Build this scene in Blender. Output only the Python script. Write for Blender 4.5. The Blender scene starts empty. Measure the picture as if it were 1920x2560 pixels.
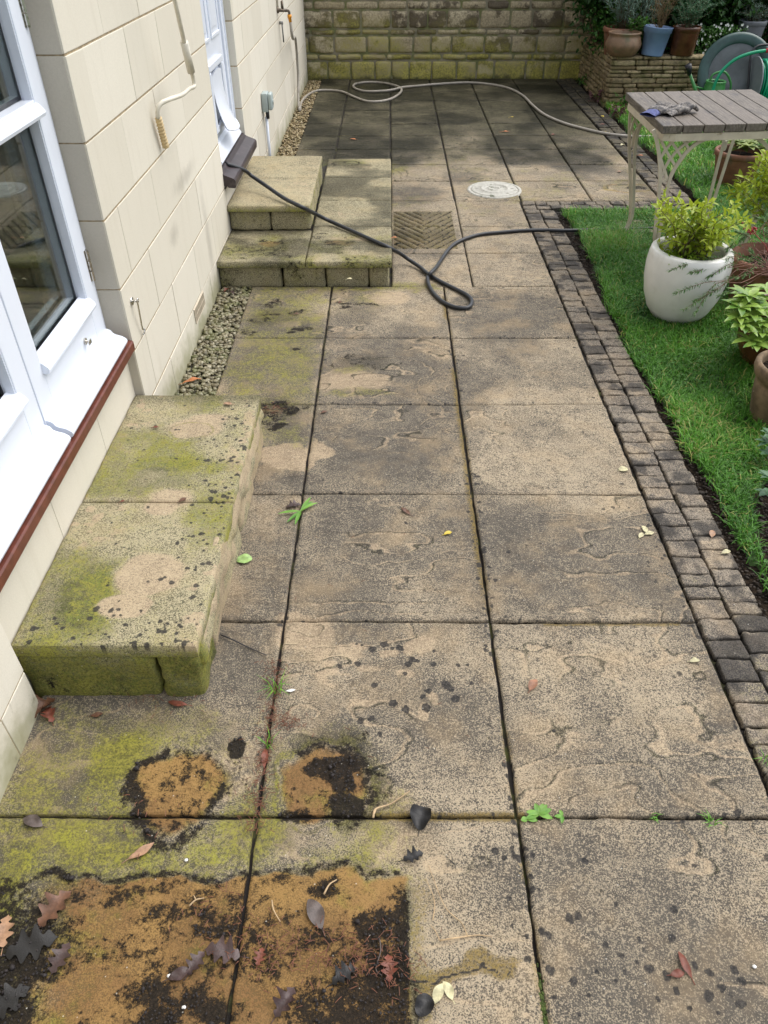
import bpy, math, random
import numpy as np
from mathutils import Vector, Matrix
SC = bpy.context.scene
COL = SC.collection
rad = math.radians
# ------------------------------------------------------------------ camera, sky, sun, exposure
FPX, PITCH, YAW, ROLL = 1875.41, 0.691964, 0.0068110, -0.0032709
CAM = np.array([0.301491, -0.882482, 1.641524])
_f = np.array([-math.sin(YAW)*math.cos(PITCH), math.cos(YAW)*math.cos(PITCH), -math.sin(PITCH)])
_r = np.array([math.cos(YAW), math.sin(YAW), 0.0]); _u = np.cross(_r, _f)
_r2 = math.cos(ROLL)*_r + math.sin(ROLL)*_u; _u2 = -math.sin(ROLL)*_r + math.cos(ROLL)*_u
cd = bpy.data.cameras.new('camera'); co = bpy.data.objects.new('camera', cd); COL.objects.link(co)
cd.sensor_fit = 'VERTICAL'; cd.sensor_height = 36.0; cd.sensor_width = 27.0; cd.lens = FPX/2560*36
cd.clip_start = 0.02; cd.clip_end = 500
M = Matrix.Identity(4)
for i in range(3):
    M[i][0] = _r2[i]; M[i][1] = _u2[i]; M[i][2] = -_f[i]; M[i][3] = CAM[i]
co.matrix_world = M
SC.camera = co
SUN_EL, SUN_AZ = rad(60), rad(62)          # azimuth: clockwise from +Y
w = bpy.data.worlds.new('World'); SC.world = w; w.use_nodes = True
nt = w.node_tree; bg = nt.nodes['Background']
sky = nt.nodes.new('ShaderNodeTexSky'); sky.sky_type = 'NISHITA'; sky.sun_disc = False
sky.sun_elevation = SUN_EL; sky.sun_rotation = SUN_AZ; sky.dust_density = 3.0; sky.air_density = 1.0; sky.ozone_density = 0.6
hs = nt.nodes.new('ShaderNodeHueSaturation'); hs.inputs['Saturation'].default_value = 0.35   # overcast: thin cloud greys the blue
nt.links.new(sky.outputs[0], hs.inputs['Color']); nt.links.new(hs.outputs[0], bg.inputs['Color'])
bg.inputs['Strength'].default_value = 0.15
sd = bpy.data.lights.new('sun', 'SUN'); so = bpy.data.objects.new('sun', sd); COL.objects.link(so)
sd.energy = .75; sd.angle = rad(60); sd.color = (1.0, 0.95, 0.87)
so.rotation_euler = (math.pi/2 - SUN_EL, 0, math.pi - SUN_AZ)
sv = Vector((math.sin(SUN_AZ)*math.cos(SUN_EL), math.cos(SUN_AZ)*math.cos(SUN_EL), math.sin(SUN_EL)))
so.rotation_euler = sv.to_track_quat('Z', 'Y').to_euler()
so.location = (3, 3, 6)
SC.view_settings.view_transform = 'Standard'; SC.view_settings.look = 'None'
SC.view_settings.exposure = 1.0; SC.view_settings.gamma = 1.0
SC.render.resolution_x = 768; SC.render.resolution_y = 1024

# ------------------------------------------------------------------ photo pixel -> point on a known plane
def at(u, v, **k):
    d = _f + (u-960)/FPX*_r2 - (v-1280)/FPX*_u2
    n, val = list(k.items())[0]; i = 'xyz'.index(n)
    return CAM + (val-CAM[i])/d[i]*d
S_ = 1920/1659; K_ = 0.42194
def F(u, v, **k): return at(u*S_, v*S_, **(k or dict(z=0.0)))
def Z(ox, oy, a, b, **k): return at(ox+a*K_, oy+b*K_, **(k or dict(z=0.0)))
# ------------------------------------------------------------------ noise
def _h(ix, iy, iz, s):
    n = (ix.astype(np.int64)*374761393 + iy.astype(np.int64)*668265263 + iz.astype(np.int64)*2147483647 + s*1274126177) & 0xffffffff
    n = ((n ^ (n >> 13))*1274126177) & 0xffffffff
    n = ((n ^ (n >> 16))*2246822519) & 0xffffffff
    return ((n ^ (n >> 15)) & 0xffffff)/float(0xffffff)
def vn(x, y, z=0.0, s=0):
    x = np.asarray(x, float); y = np.asarray(y, float); z = np.zeros_like(x)+z
    ix = np.floor(x); iy = np.floor(y); iz = np.floor(z)
    fx = x-ix; fy = y-iy; fz = z-iz
    fx = fx*fx*fx*(fx*(fx*6-15)+10); fy = fy*fy*fy*(fy*(fy*6-15)+10); fz = fz*fz*fz*(fz*(fz*6-15)+10)
    r = 0
    for a in (0, 1):
        for b in (0, 1):
            for c in (0, 1):
                r = r + _h(ix+a, iy+b, iz+c, s)*(fx if a else 1-fx)*(fy if b else 1-fy)*(fz if c else 1-fz)
    return r
def fbm(x, y, z=0.0, s=0, o=4, g=0.5):
    r = 0; a = 1.0; t = 0
    for i in range(o):
        r = r + a*vn(np.asarray(x)*2**i+i*17.3, np.asarray(y)*2**i+i*9.1, np.asarray(z)*2**i+i*3.7, s+i); t += a; a *= g
    return r/t
def sst(a, b, x):
    t = np.clip((x-a)/(b-a), 0, 1); return t*t*(3-2*t)
# ------------------------------------------------------------------ mesh helpers
def link(o, parent=None):
    COL.objects.link(o)
    if parent is not None: o.parent = parent
    return o
def mesh_np(name, V, faces, mat=None, parent=None, attrs=None, smooth=False):
    V = np.asarray(V, np.float32); me = bpy.data.meshes.new(name)
    faces = [np.asarray(f, np.int32) for f in faces if len(f)]
    me.vertices.add(len(V)); me.vertices.foreach_set('co', V.ravel())
    nl = sum(f.size for f in faces); npg = sum(len(f) for f in faces)
    me.loops.add(nl); me.polygons.add(npg)
    me.loops.foreach_set('vertex_index', np.concatenate([f.ravel() for f in faces]))
    tot = np.concatenate([np.full(len(f), f.shape[1], np.int32) for f in faces])
    st = np.concatenate([[0], np.cumsum(tot)[:-1]]).astype(np.int32)
    me.polygons.foreach_set('loop_start', st); me.polygons.foreach_set('loop_total', tot)
    me.polygons.foreach_set('use_smooth', np.full(npg, bool(smooth)))
    me.update(calc_edges=True)
    for k, a in (attrs or {}).items():
        a = np.asarray(a, np.float32)
        if a.ndim == 2:
            at_ = me.attributes.new(k, 'FLOAT_COLOR', 'POINT'); at_.data.foreach_set('color', a.ravel())
        else:
            at_ = me.attributes.new(k, 'FLOAT', 'POINT'); at_.data.foreach_set('value', a)
    o = bpy.data.objects.new(name, me)
    if mat: me.materials.append(mat)
    return link(o, parent)
class MB:
    def __init__(s): s.V = []; s.Q = []; s.T = []; s.n = 0; s.A = []
    def add(s, V, Q=None, T=None, a=None):
        V = np.asarray(V, float).reshape(-1, 3)
        if Q is not None and len(Q): s.Q.append(np.asarray(Q)+s.n)
        if T is not None and len(T): s.T.append(np.asarray(T)+s.n)
        s.V.append(V); s.A.append(np.full(len(V), 0.5 if a is None else a) if np.isscalar(a) or a is None else np.asarray(a)); s.n += len(V)
    def build(s, name, mat, parent=None, smooth=False, attr='lv', origin=None):
        V = np.concatenate(s.V)
        fs = []
        if s.Q: fs.append(np.concatenate(s.Q))
        if s.T: fs.append(np.concatenate(s.T))
        if origin is not None: V = V-np.asarray(origin)
        o = mesh_np(name, V, fs, mat, parent, {attr: np.concatenate(s.A)}, smooth)
        if origin is not None: o.location = origin
        return o
    def box(s, x0, x1, y0, y1, z0, z1, a=None):
        V = [(x, y, z) for z in (z0, z1) for y in (y0, y1) for x in (x0, x1)]
        s.add(V, [(0, 2, 3, 1), (4, 5, 7, 6), (0, 1, 5, 4), (2, 6, 7, 3), (0, 4, 6, 2), (1, 3, 7, 5)], a=a)
    def rbox(s, x0, x1, y0, y1, z0, z1, r=0.005, n=(4, 4, 4), amp=0.0, fr=20, seed=0, rot=0.0, a=None, ampv=(1, 1, 1), tilt=(0, 0)):
        lo = np.array([x0, y0, z0]); hi = np.array([x1, y1, z1]); r = min(r, (hi-lo).min()/2.001)
        def pts(k, m):   # parameters: rounded edge samples + inner ones
            L = hi[k]-lo[k]
            t = np.concatenate([[0, r*.3, r], np.linspace(r, L-r, m+1)[1:-1], [L-r, L-r*.3, L]])
            return lo[k]+t
        P = [pts(k, n[k]) for k in range(3)]
        for ax in range(3):
            b, c = (ax+1) % 3, (ax+2) % 3
            B, C = np.meshgrid(P[b], P[c], indexing='ij')
            nb, nc = B.shape
            idx = np.arange(nb*nc).reshape(nb, nc)
            q = np.stack([idx[:-1, :-1], idx[1:, :-1], idx[1:, 1:], idx[:-1, 1:]], -1).reshape(-1, 4)
            for side, val in ((0, lo[ax]), (1, hi[ax])):
                X = np.zeros((nb*nc, 3)); X[:, ax] = val; X[:, b] = B.ravel(); X[:, c] = C.ravel()
                inn = np.clip(X, lo+r, hi-r); d = X-inn; L = np.linalg.norm(d, axis=1, keepdims=True); X = inn+d/np.maximum(L, 1e-9)*r
                if amp:
                    Y = X*fr
                    D = np.stack([fbm(Y[:, 0], Y[:, 1], Y[:, 2], seed+j*31, 3)-.5 for j in range(3)], 1)
                    X = X + D*amp*2*np.array(ampv)
                if tilt[0] or tilt[1]:
                    cc = (lo+hi)/2; X[:, 2] += (X[:, 0]-cc[0])*tilt[0]+(X[:, 1]-cc[1])*tilt[1]
                if rot:
                    cc = (lo+hi)/2; cr, sr = math.cos(rot), math.sin(rot); dx = X[:, 0]-cc[0]; dy = X[:, 1]-cc[1]
                    X[:, 0] = cc[0]+dx*cr-dy*sr; X[:, 1] = cc[1]+dx*sr+dy*cr
                s.add(X, q if side else q[:, ::-1], a=a)
    def tube(s, pts, r, n=8, cap=True, a=None, flat=None):
        P = np.asarray(pts, float); m = len(P); R = np.full(m, r) if np.isscalar(r) else np.asarray(r)
        T = np.gradient(P, axis=0); T /= np.maximum(np.linalg.norm(T, axis=1, keepdims=True), 1e-9)
        up = np.array([0, 0, 1.]) if abs(T[0][2]) < .9 else np.array([0, 1., 0])
        if flat is not None: up = np.asarray(flat, float)
        U = np.cross(T[0], up); U /= np.linalg.norm(U); V = []
        ang = np.arange(n)*2*math.pi/n
        for i in range(m):
            U = U-T[i]*np.dot(U, T[i]); U /= np.linalg.norm(U); W = np.cross(T[i], U)
            V.append(P[i]+R[i]*(np.cos(ang)[:, None]*U+np.sin(ang)[:, None]*W))
        V = np.concatenate(V); Q = []
        i = np.arange(m-1)[:, None]*n; j = np.arange(n)[None]; j2 = (j+1) % n
        Q = np.stack([i+j, i+j2, i+n+j2, i+n+j], -1).reshape(-1, 4); Tt = []
        if cap:
            V = np.concatenate([V, P[:1], P[-1:]]); c0 = m*n; c1 = c0+1
            Tt = [(c0, (k+1) % n, k) for k in range(n)]+[(c1, (m-1)*n+k, (m-1)*n+(k+1) % n) for k in range(n)]
        s.add(V, Q, Tt, a=a)
    def bar(s, pts, wd, th, nrm, a=None):     # flat bar along a path lying in the plane with normal nrm
        P = np.asarray(pts, float); m = len(P); N = np.asarray(nrm, float); T = np.gradient(P, axis=0); T /= np.maximum(np.linalg.norm(T, axis=1, keepdims=True), 1e-9)
        U = np.cross(T, N); U /= np.linalg.norm(U, axis=1, keepdims=True)
        V = np.stack([P+U*wd/2+N*th/2, P-U*wd/2+N*th/2, P-U*wd/2-N*th/2, P+U*wd/2-N*th/2], 1).reshape(-1, 3)
        i = np.arange(m-1)[:, None]*4; j = np.arange(4)[None]; j2 = (j+1) % 4
        Q = np.stack([i+j, i+j2, i+4+j2, i+4+j], -1).reshape(-1, 4)
        Q = np.concatenate([Q, [[3, 2, 1, 0]], [[(m-1)*4+k for k in range(4)]]])
        s.add(V, Q, a=a)
    def lathe(s, prof, c=(0, 0, 0), n=40, a=None, tilt=None, amp=0.0, seed=0):
        P = np.asarray(prof, float); m = len(P); th = np.arange(n)*2*math.pi/n
        V = np.stack([P[:, None, 0]*np.cos(th), P[:, None, 0]*np.sin(th), np.repeat(P[:, 1:2], n, 1)], -1).reshape(-1, 3)
        if amp: V = V*(1+amp*(fbm(V[:, 0]*12, V[:, 1]*12, V[:, 2]*12, seed)-.5)[:, None]*np.array([1, 1, 0]))
        if tilt is not None: V = V @ np.array(tilt).T
        i = np.arange(m-1)[:, None]*n; j = np.arange(n)[None]; j2 = (j+1) % n
        Q = np.stack([i+j, i+j2, i+n+j2, i+n+j], -1).reshape(-1, 4)
        s.add(V+np.asarray(c), Q, a=a)
def sm(pts, k=6):     # Catmull-Rom
    P = np.asarray(pts, float); P = np.concatenate([[2*P[0]-P[1]], P, [2*P[-1]-P[-2]]]); out = []
    for i in range(1, len(P)-2):
        for t in np.arange(k)/k:
            a, b, c, d = P[i-1:i+3]
            out.append(.5*((2*b)+(c-a)*t+(2*a-5*b+4*c-d)*t*t+(3*b-a-3*c+d)*t**3))
    out.append(P[-2]); return np.array(out)
def empty(name, loc, label=None, cat=None, group=None, parent=None, kind=None):
    o = bpy.data.objects.new(name, None); o.empty_display_size = 0.05; link(o, parent); o.location = loc
    return tag(o, label, cat, group, kind)
def tag(o, label=None, cat=None, group=None, kind=None):
    if label: o['label'] = label
    if cat: o['category'] = cat
    if group: o['group'] = group
    if kind: o['kind'] = kind
    return o
# parent objects sit at their own location: children of an Empty are built in world space and shifted back
def reloc(root):
    L = root.location.copy()
    for ch in root.children:
        ch.matrix_parent_inverse = Matrix.Translation(-L)
# ------------------------------------------------------------------ materials
class NT:
    def __init__(s, name):
        s.m = bpy.data.materials.new(name); s.m.use_nodes = True; s.t = s.m.node_tree; s.b = s.t.nodes['Principled BSDF']
        s.tc = s.n('ShaderNodeTexCoord'); s.oc = s.tc.outputs['Object']
    def n(s, ty, **k):
        o = s.t.nodes.new(ty)
        for a, v in k.items(): setattr(o, a, v)
        return o
    def l(s, a, b): s.t.links.new(a, b)
    def put(s, inp, v):
        if isinstance(v, bpy.types.NodeSocket): s.l(v, inp)
        elif isinstance(v, (tuple, list)): inp.default_value = (*v, 1.0) if len(v) == 3 and len(inp.default_value) == 4 else v
        else: inp.default_value = v
    def noise(s, scale, detail=3, rough=.5, vec=None, dist=0.0, out='Fac'):
        o = s.n('ShaderNodeTexNoise'); o.inputs['Scale'].default_value = scale; o.inputs['Detail'].default_value = detail
        o.inputs['Roughness'].default_value = rough; o.inputs['Distortion'].default_value = dist
        s.l(vec or s.oc, o.inputs['Vector']); return o.outputs[0 if out == 'Fac' else 1]
    def vor(s, scale, feat='F1', vec=None, out='Distance'):
        o = s.n('ShaderNodeTexVoronoi', feature=feat); o.inputs['Scale'].default_value = scale; s.l(vec or s.oc, o.inputs['Vector']); return o.outputs[out]
    def mp(s, sc=(1, 1, 1), loc=(0, 0, 0), rot=(0, 0, 0)):
        o = s.n('ShaderNodeMapping'); o.inputs['Scale'].default_value = sc; o.inputs['Location'].default_value = loc; o.inputs['Rotation'].default_value = rot
        s.l(s.oc, o.inputs['Vector']); return o.outputs[0]
    def m_(s, op, a, b=0.0, c=None, clamp=False):
        o = s.n('ShaderNodeMath', operation=op); o.use_clamp = clamp; s.put(o.inputs[0], a); s.put(o.inputs[1], b)
        if c is not None: s.put(o.inputs[2], c)
        return o.outputs[0]
    def ss(s, v, a, b, lo=0.0, hi=1.0):
        o = s.n('ShaderNodeMapRange', interpolation_type='SMOOTHSTEP'); s.put(o.inputs[0], v); s.put(o.inputs[1], a); s.put(o.inputs[2], b); s.put(o.inputs[3], lo); s.put(o.inputs[4], hi); return o.outputs[0]
    def mix(s, f, a, b, bt='MIX'):
        o = s.n('ShaderNodeMix', data_type='RGBA', blend_type=bt); s.put(o.inputs[0], f); s.put(o.inputs[6], a); s.put(o.inputs[7], b); return o.outputs[2]
    def attr(s, name, out='Fac'):
        o = s.n('ShaderNodeAttribute', attribute_name=name); return o if out is None else o.outputs[out]
    def bump(s, h, st=.5, d=.002, nrm=None):
        o = s.n('ShaderNodeBump'); o.inputs['Strength'].default_value = st; o.inputs['Distance'].default_value = d; s.l(h, o.inputs['Height'])
        if nrm is not None: s.l(nrm, o.inputs['Normal'])
        return o.outputs[0]
    def fin(s, col, rough=.7, nrm=None, metal=0.0, spec=None):
        s.put(s.b.inputs['Base Color'], col); s.put(s.b.inputs['Roughness'], rough); s.put(s.b.inputs['Metallic'], metal)
        if spec is not None: s.b.inputs['Specular IOR Level'].default_value = spec
        if nrm is not None: s.l(nrm, s.b.inputs['Normal'])
        return s.m
def simple(name, col, rough=.5, var=.25, scale=20, metal=0, bump=.15, dirt=None, dscale=6, dthr=(.55, .7), bd=.001):
    t = NT(name); n = t.noise(scale, 4, .6)
    c = t.mix(t.ss(n, .3, .7), tuple(max(0, x*(1-var)) for x in col), tuple(min(1, x*(1+var*.6)) for x in col))
    if dirt: c = t.mix(t.ss(t.noise(dscale, 5, .65), dthr[0], dthr[1]), c, dirt)
    return t.fin(c, rough, t.bump(t.noise(scale*6, 3, .6), bump, bd), metal)
def foliage(name, dark, light, rough=.45, trans=.25, tip=None):
    t = NT(name); a = t.attr('lv'); c = t.mix(a, dark, light)
    c = t.mix(t.ss(t.noise(35, 2), .35, .7), c, tuple(x*.7 for x in light), 'MIX') if tip is None else t.mix(t.ss(a, .8, 1.0), c, tip)
    m = t.fin(c, rough, None, 0, .4)
    tr = t.n('ShaderNodeBsdfTranslucent'); t.put(tr.inputs[0], c); mx = t.n('ShaderNodeMixShader'); mx.inputs[0].default_value = trans
    out = t.t.nodes['Material Output']; t.l(t.b.outputs[0], mx.inputs[1]); t.l(tr.outputs[0], mx.inputs[2]); t.l(mx.outputs[0], out.inputs[0])
    return m
# weathered reconstituted stone. m1 = (green algae, black dirt, orange, pale clean and ledge lips); m2 = (lichen spots, ochre moss, wet dark and painted ledge shade, brown film)
def stone_mat(name, tan=(.385, .318, .222), dk=(.064, .057, .048), green=(.125, .120, .020), film=.5):
    t = NT(name); A = t.attr('m1', None); B = t.attr('m2', None)
    sa = t.n('ShaderNodeSeparateColor'); t.l(A.outputs['Color'], sa.inputs[0]); sb = t.n('ShaderNodeSeparateColor'); t.l(B.outputs['Color'], sb.inputs[0])
    G, Kk, O, P = sa.outputs[0], sa.outputs[1], sa.outputs[2], A.outputs['Alpha']; L, Y, W, Bf = sb.outputs[0], sb.outputs[1], sb.outputs[2], B.outputs['Alpha']
    ad, mu = (lambda a, b: t.m_('ADD', a, b)), (lambda a, b: t.m_('MULTIPLY', a, b))
    def cen(n, k): return mu(t.m_('SUBTRACT', n, .5), k)
    f0 = t.noise(330, 2, .6); f1 = t.noise(170, 5, .8); f2 = t.noise(62, 5, .75); f3 = t.noise(15, 6, .7); f4 = t.noise(3.4, 5, .65)
    g = ad(.5, ad(ad(cen(f0, 2.0), cen(f1, 1.7)), ad(cen(f2, .75), ad(cen(f3, .75), cen(f4, .55)))))
    g = ad(g, mu(t.m_('SUBTRACT', .30, Bf), .26))
    c = t.mix(t.ss(g, .24, .76), dk, tan)
    c = t.mix(mu(Bf, t.ss(f3, .3, .7, .10, .45)), c, (.112, .102, .086))
    c = t.mix(t.ss(t.noise(5, 4, .65, t.mp(loc=(7, 3, 1))), .45, .75, 0, .35), c, tuple(x*y for x, y in zip(tan, (1.05, .92, .74))))
    fine = ad(cen(f1, 1.3), cen(f2, .9)); med = cen(f3, 1.0)
    pm = t.ss(ad(P, ad(mu(fine, .45), mu(med, .55))), .25, .95, 0, .85)
    c = t.mix(pm, c, t.mix(t.ss(g, .1, .8), (.24, .185, .125), (.45, .355, .235)))
    gn = ad(G, ad(mu(med, .75), mu(fine, .95)))
    f5 = t.noise(7, 6, .7, t.mp(loc=(4, 4, 4))); gc = t.mix(t.ss(f2, .35, .65), green, (.25, .235, .035)); gc = t.mix(t.ss(f5, .52, .66), gc, (.25, .245, .030)); gc = t.mix(t.ss(f5, .48, .38), gc, tuple(x*.42 for x in green)); gc = t.mix(t.ss(f1, .55, .40, 0, .7), gc, (.045, .042, .018))
    c = t.mix(t.ss(ad(gn, cen(f5, 1.1)), .25, 1.1, 0, .92), c, gc)
    on = ad(O, ad(mu(med, .7), mu(fine, .55))); oc = t.mix(t.ss(f4, .4, .6), (.20, .105, .038), (.28, .165, .052)); oc = t.mix(t.ss(g, .0, .55), (.135, .082, .030), oc); oc = t.mix(t.ss(t.m_('SUBTRACT', t.noise(9, 5, .7, t.mp(loc=(1, 5, 2))), t.m_('MULTIPLY', t.m_('SUBTRACT', O, .6), .35)), .36, .60, 0, .85), oc, t.mix(t.ss(g, .2, .7), (.10, .09, .015), (.21, .185, .025)))
    c = t.mix(t.ss(on, .2, .95, 0, .93), c, oc)
    yn = ad(Y, ad(mu(fine, 1.0), mu(med, .5))); c = t.mix(t.ss(yn, .3, .95, 0, .8), c, t.mix(t.ss(f1, .38, .62), (.06, .045, .012), (.20, .135, .027)))
    wn = ad(W, ad(mu(med, .7), mu(fine, .35))); wm = t.ss(wn, .1, 1.05, 0, 1); c = t.mix(wm, c, t.mix(t.ss(g, .35, 1.15), (.014, .014, .009), (.20, .18, .115)))
    ln = ad(L, ad(mu(fine, .50), mu(med, .35))); c = t.mix(t.ss(ln, .38, .95, 0, .9), c, t.mix(t.ss(f1, .42, .65), (.014, .014, .015), (.060, .055, .05)))
    kn = ad(Kk, ad(cen(t.noise(46, 8, .88), 3.4), mu(med, 1.5))); km = t.ss(kn, .45, .72, 0, .97)
    c = t.mix(km, c, t.mix(t.ss(f1, .42, .72), (.007, .0055, .004), (.034, .025, .017)))
    c = t.mix(t.ss(t.vor(90), .12, .06, 0, .5), c, (.02, .018, .015))
    c = t.mix(t.ss(t.vor(31, vec=t.mp(loc=(3, 1, 2))), .06, .03, 0, .6), c, (.6, .57, .5))
    r = ad(.86, ad(mu(wm, -.30), cen(f3, .3))); n = t.bump(ad(f1, mu(km, t.noise(150, 4, .8))), .8, .0024); n = t.bump(f2, .6, .005, n)
    t.l(t.m_('SUBTRACT', .25, mu(wm, .17)), t.b.inputs['Specular IOR Level'])
    return t.fin(c, r, n, 0, None)
STONE = stone_mat('riven_paving_stone')
STEPM = stone_mat('weathered_step_stone', tan=(.42, .37, .235), dk=(.095, .088, .055), green=(.120, .150, .022))
def wallstone(name, lo, hi, streak=.25):
    t = NT(name); a = t.attr('lv'); n1 = t.noise(2.2, 4, .6); n2 = t.noise(240, 3, .6); st = t.noise(3.0, 4, .6, t.mp((6, 6, .8)))
    c = t.mix(t.m_('ADD', t.m_('MULTIPLY', a, .75), t.m_('MULTIPLY', n1, .4)), lo, hi)
    c = t.mix(t.ss(t.vor(70), .10, .05, 0, .35), c, tuple(x*.45 for x in lo))
    c = t.mix(t.ss(n2, .3, .7, 0, .22), c, tuple(x*.78 for x in lo))
    c = t.mix(t.ss(st, .50, .80, 0, streak*.7), c, (.42, .37, .27))
    # damp green and dirt near the ground: height plus noise
    sp = t.n('ShaderNodeSeparateXYZ'); t.l(t.oc, sp.inputs[0]); z = sp.outputs[2]
    gz = t.m_('ADD', z, t.m_('MULTIPLY', t.m_('SUBTRACT', t.noise(5, 4, .7), .5), .35))
    c = t.mix(t.ss(gz, .16, -.04, 0, .75), c, (.20, .20, .085))
    c = t.mix(t.ss(t.m_('ADD', t.m_('MULTIPLY', z, .35), t.noise(9, 5, .7, t.mp((1, 1, .5)))), .40, .30, 0, .6), c, (.16, .14, .09))
    if streak > .2:   # grey scuff on the wall between the doors
        for (py, pz, ry, rz) in ((2.62, .66, .26, .045), (2.30, .52, .10, .05), (2.9, .30, .06, .3)):
            vm = t.n('ShaderNodeVectorMath', operation='LENGTH'); t.l(t.mp((0, 1/ry, 1/rz), (0, -py/ry, -pz/rz)), vm.inputs[0]); c = t.mix(t.ss(t.m_('ADD', vm.outputs['Value'], t.m_('MULTIPLY', t.noise(14, 5, .7), 1.4)), 1.9, .7, 0, .42), c, (.27, .245, .20))
    return t.fin(c, .8, t.bump(n2, .35, .0012), 0, .3)
WALLM = wallstone('pale_ashlar_stone', (.57, .53, .435), (.69, .65, .555), .3)
REVEALM = wallstone('reveal_stone', (.45, .415, .35), (.53, .49, .41), .15)
MORTAR = simple('sandy_mortar', (.34, .265, .16), .9, .3, 60)
WHITE = NT('white_upvc'); WHITE = WHITE.fin(WHITE.mix(WHITE.ss(WHITE.noise(4, 5, .7), .5, .8, 0, .4), (.70, .745, .83), (.60, .635, .70)), .22, None, 0, .5)
# ------------------------------------------------------------------ stain painting (masks: algae, soil, lichen..., plus shading lines on slab ledges)
class Paint:
    def __init__(s, x, y, seed=0, warp=.05, wf=9):
        s.x0, s.y0 = x, y
        s.x = x+(fbm(x*wf, y*wf, 0, seed+1, 4)-.5)*warp*2; s.y = y+(fbm(x*wf, y*wf, 3.3, seed+2, 4)-.5)*warp*2
        z = np.zeros_like(x); s.c = {k: z.copy() for k in 'GKOPLYWB'}; s.seed = seed
    def dist(s, c, rx, ry=None, rot=0, warped=True):
        ry = ry or rx; X = (s.x if warped else s.x0)-c[0]; Y = (s.y if warped else s.y0)-c[1]; a, b = math.cos(rot), math.sin(rot)
        return np.hypot((X*a+Y*b)/rx, (-X*b+Y*a)/ry)
    def blob(s, ch, c, rx, ry=None, v=1.0, soft=.5, rot=0, mode='max'):
        m = v*sst(1+soft, 1-soft, s.dist(c, rx, ry, rot)); s.put(ch, m, mode)
    def ring(s, ch, c, rx, ry, wd, v=1.0, a0=None, a1=None):
        d = s.dist(c, rx, ry); m = v*sst(wd, 0, np.abs(d-1))
        if a0 is not None:
            an = np.degrees(np.arctan2(s.y-c[1], s.x-c[0])) % 360; lo, hi = a0 % 360, a1 % 360
            inn = (an > lo) & (an < hi) if lo < hi else (an > lo) | (an < hi); m = m*np.where(inn, 1, .12)
        s.put(ch, m)
    def box(s, ch, x0, x1, y0, y1, v=1.0, e=.03, mode='max'):
        m = v*sst(-e, e, np.minimum(np.minimum(s.x-x0, x1-s.x), np.minimum(s.y-y0, y1-s.y))); s.put(ch, m, mode)
    def put(s, ch, m, mode='max'):
        if mode == 'max': s.c[ch] = np.maximum(s.c[ch], m)
        elif mode == 'add': s.c[ch] = s.c[ch]+m
        elif mode == 'cut': s.c[ch] = s.c[ch]*(1-np.clip(m, 0, 1))
    def line(s, ch, pts, wd, v=1.0):
        pts = np.asarray(pts)[:, :2]; d = np.full(s.x.shape, 9.)
        for a, b in zip(pts[:-1], pts[1:]):
            ab = b-a; t = np.clip(((s.x-a[0])*ab[0]+(s.y-a[1])*ab[1])/max(1e-9, ab@ab), 0, 1)
            d = np.minimum(d, np.hypot(s.x-a[0]-t*ab[0], s.y-a[1]-t*ab[1]))
        s.put(ch, v*sst(wd, wd*.25, d))
    def spots(s, pts, rs, v=1.0):
        for (a, b), r in zip(pts, rs):
            k = (np.abs(s.x0-a) < r*2) & (np.abs(s.y0-b) < r*2)
            if not k.any(): continue
            xx = s.x0[k]; yy = s.y0[k]; wx = (fbm(xx*70, yy*70, 0, 5, 2)-.5)*r*1.0; wy = (fbm(xx*70, yy*70, 5, 6, 2)-.5)*r*1.0
            m = v*sst(r*1.15, r*.75, np.hypot(xx+wx-a, yy+wy-b)); s.c['L'][k] = np.maximum(s.c['L'][k], m)
    def out(s):
        c = {k: np.clip(v, 0, 1.5) for k, v in s.c.items()}
        return {'m1': np.stack([c['G'], c['K'], c['O'], c['P']], 1), 'm2': np.stack([c['L'], c['Y'], c['W'], c['B']], 1)}
g2 = lambda *a: tuple(F(*a)[:2])
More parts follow.
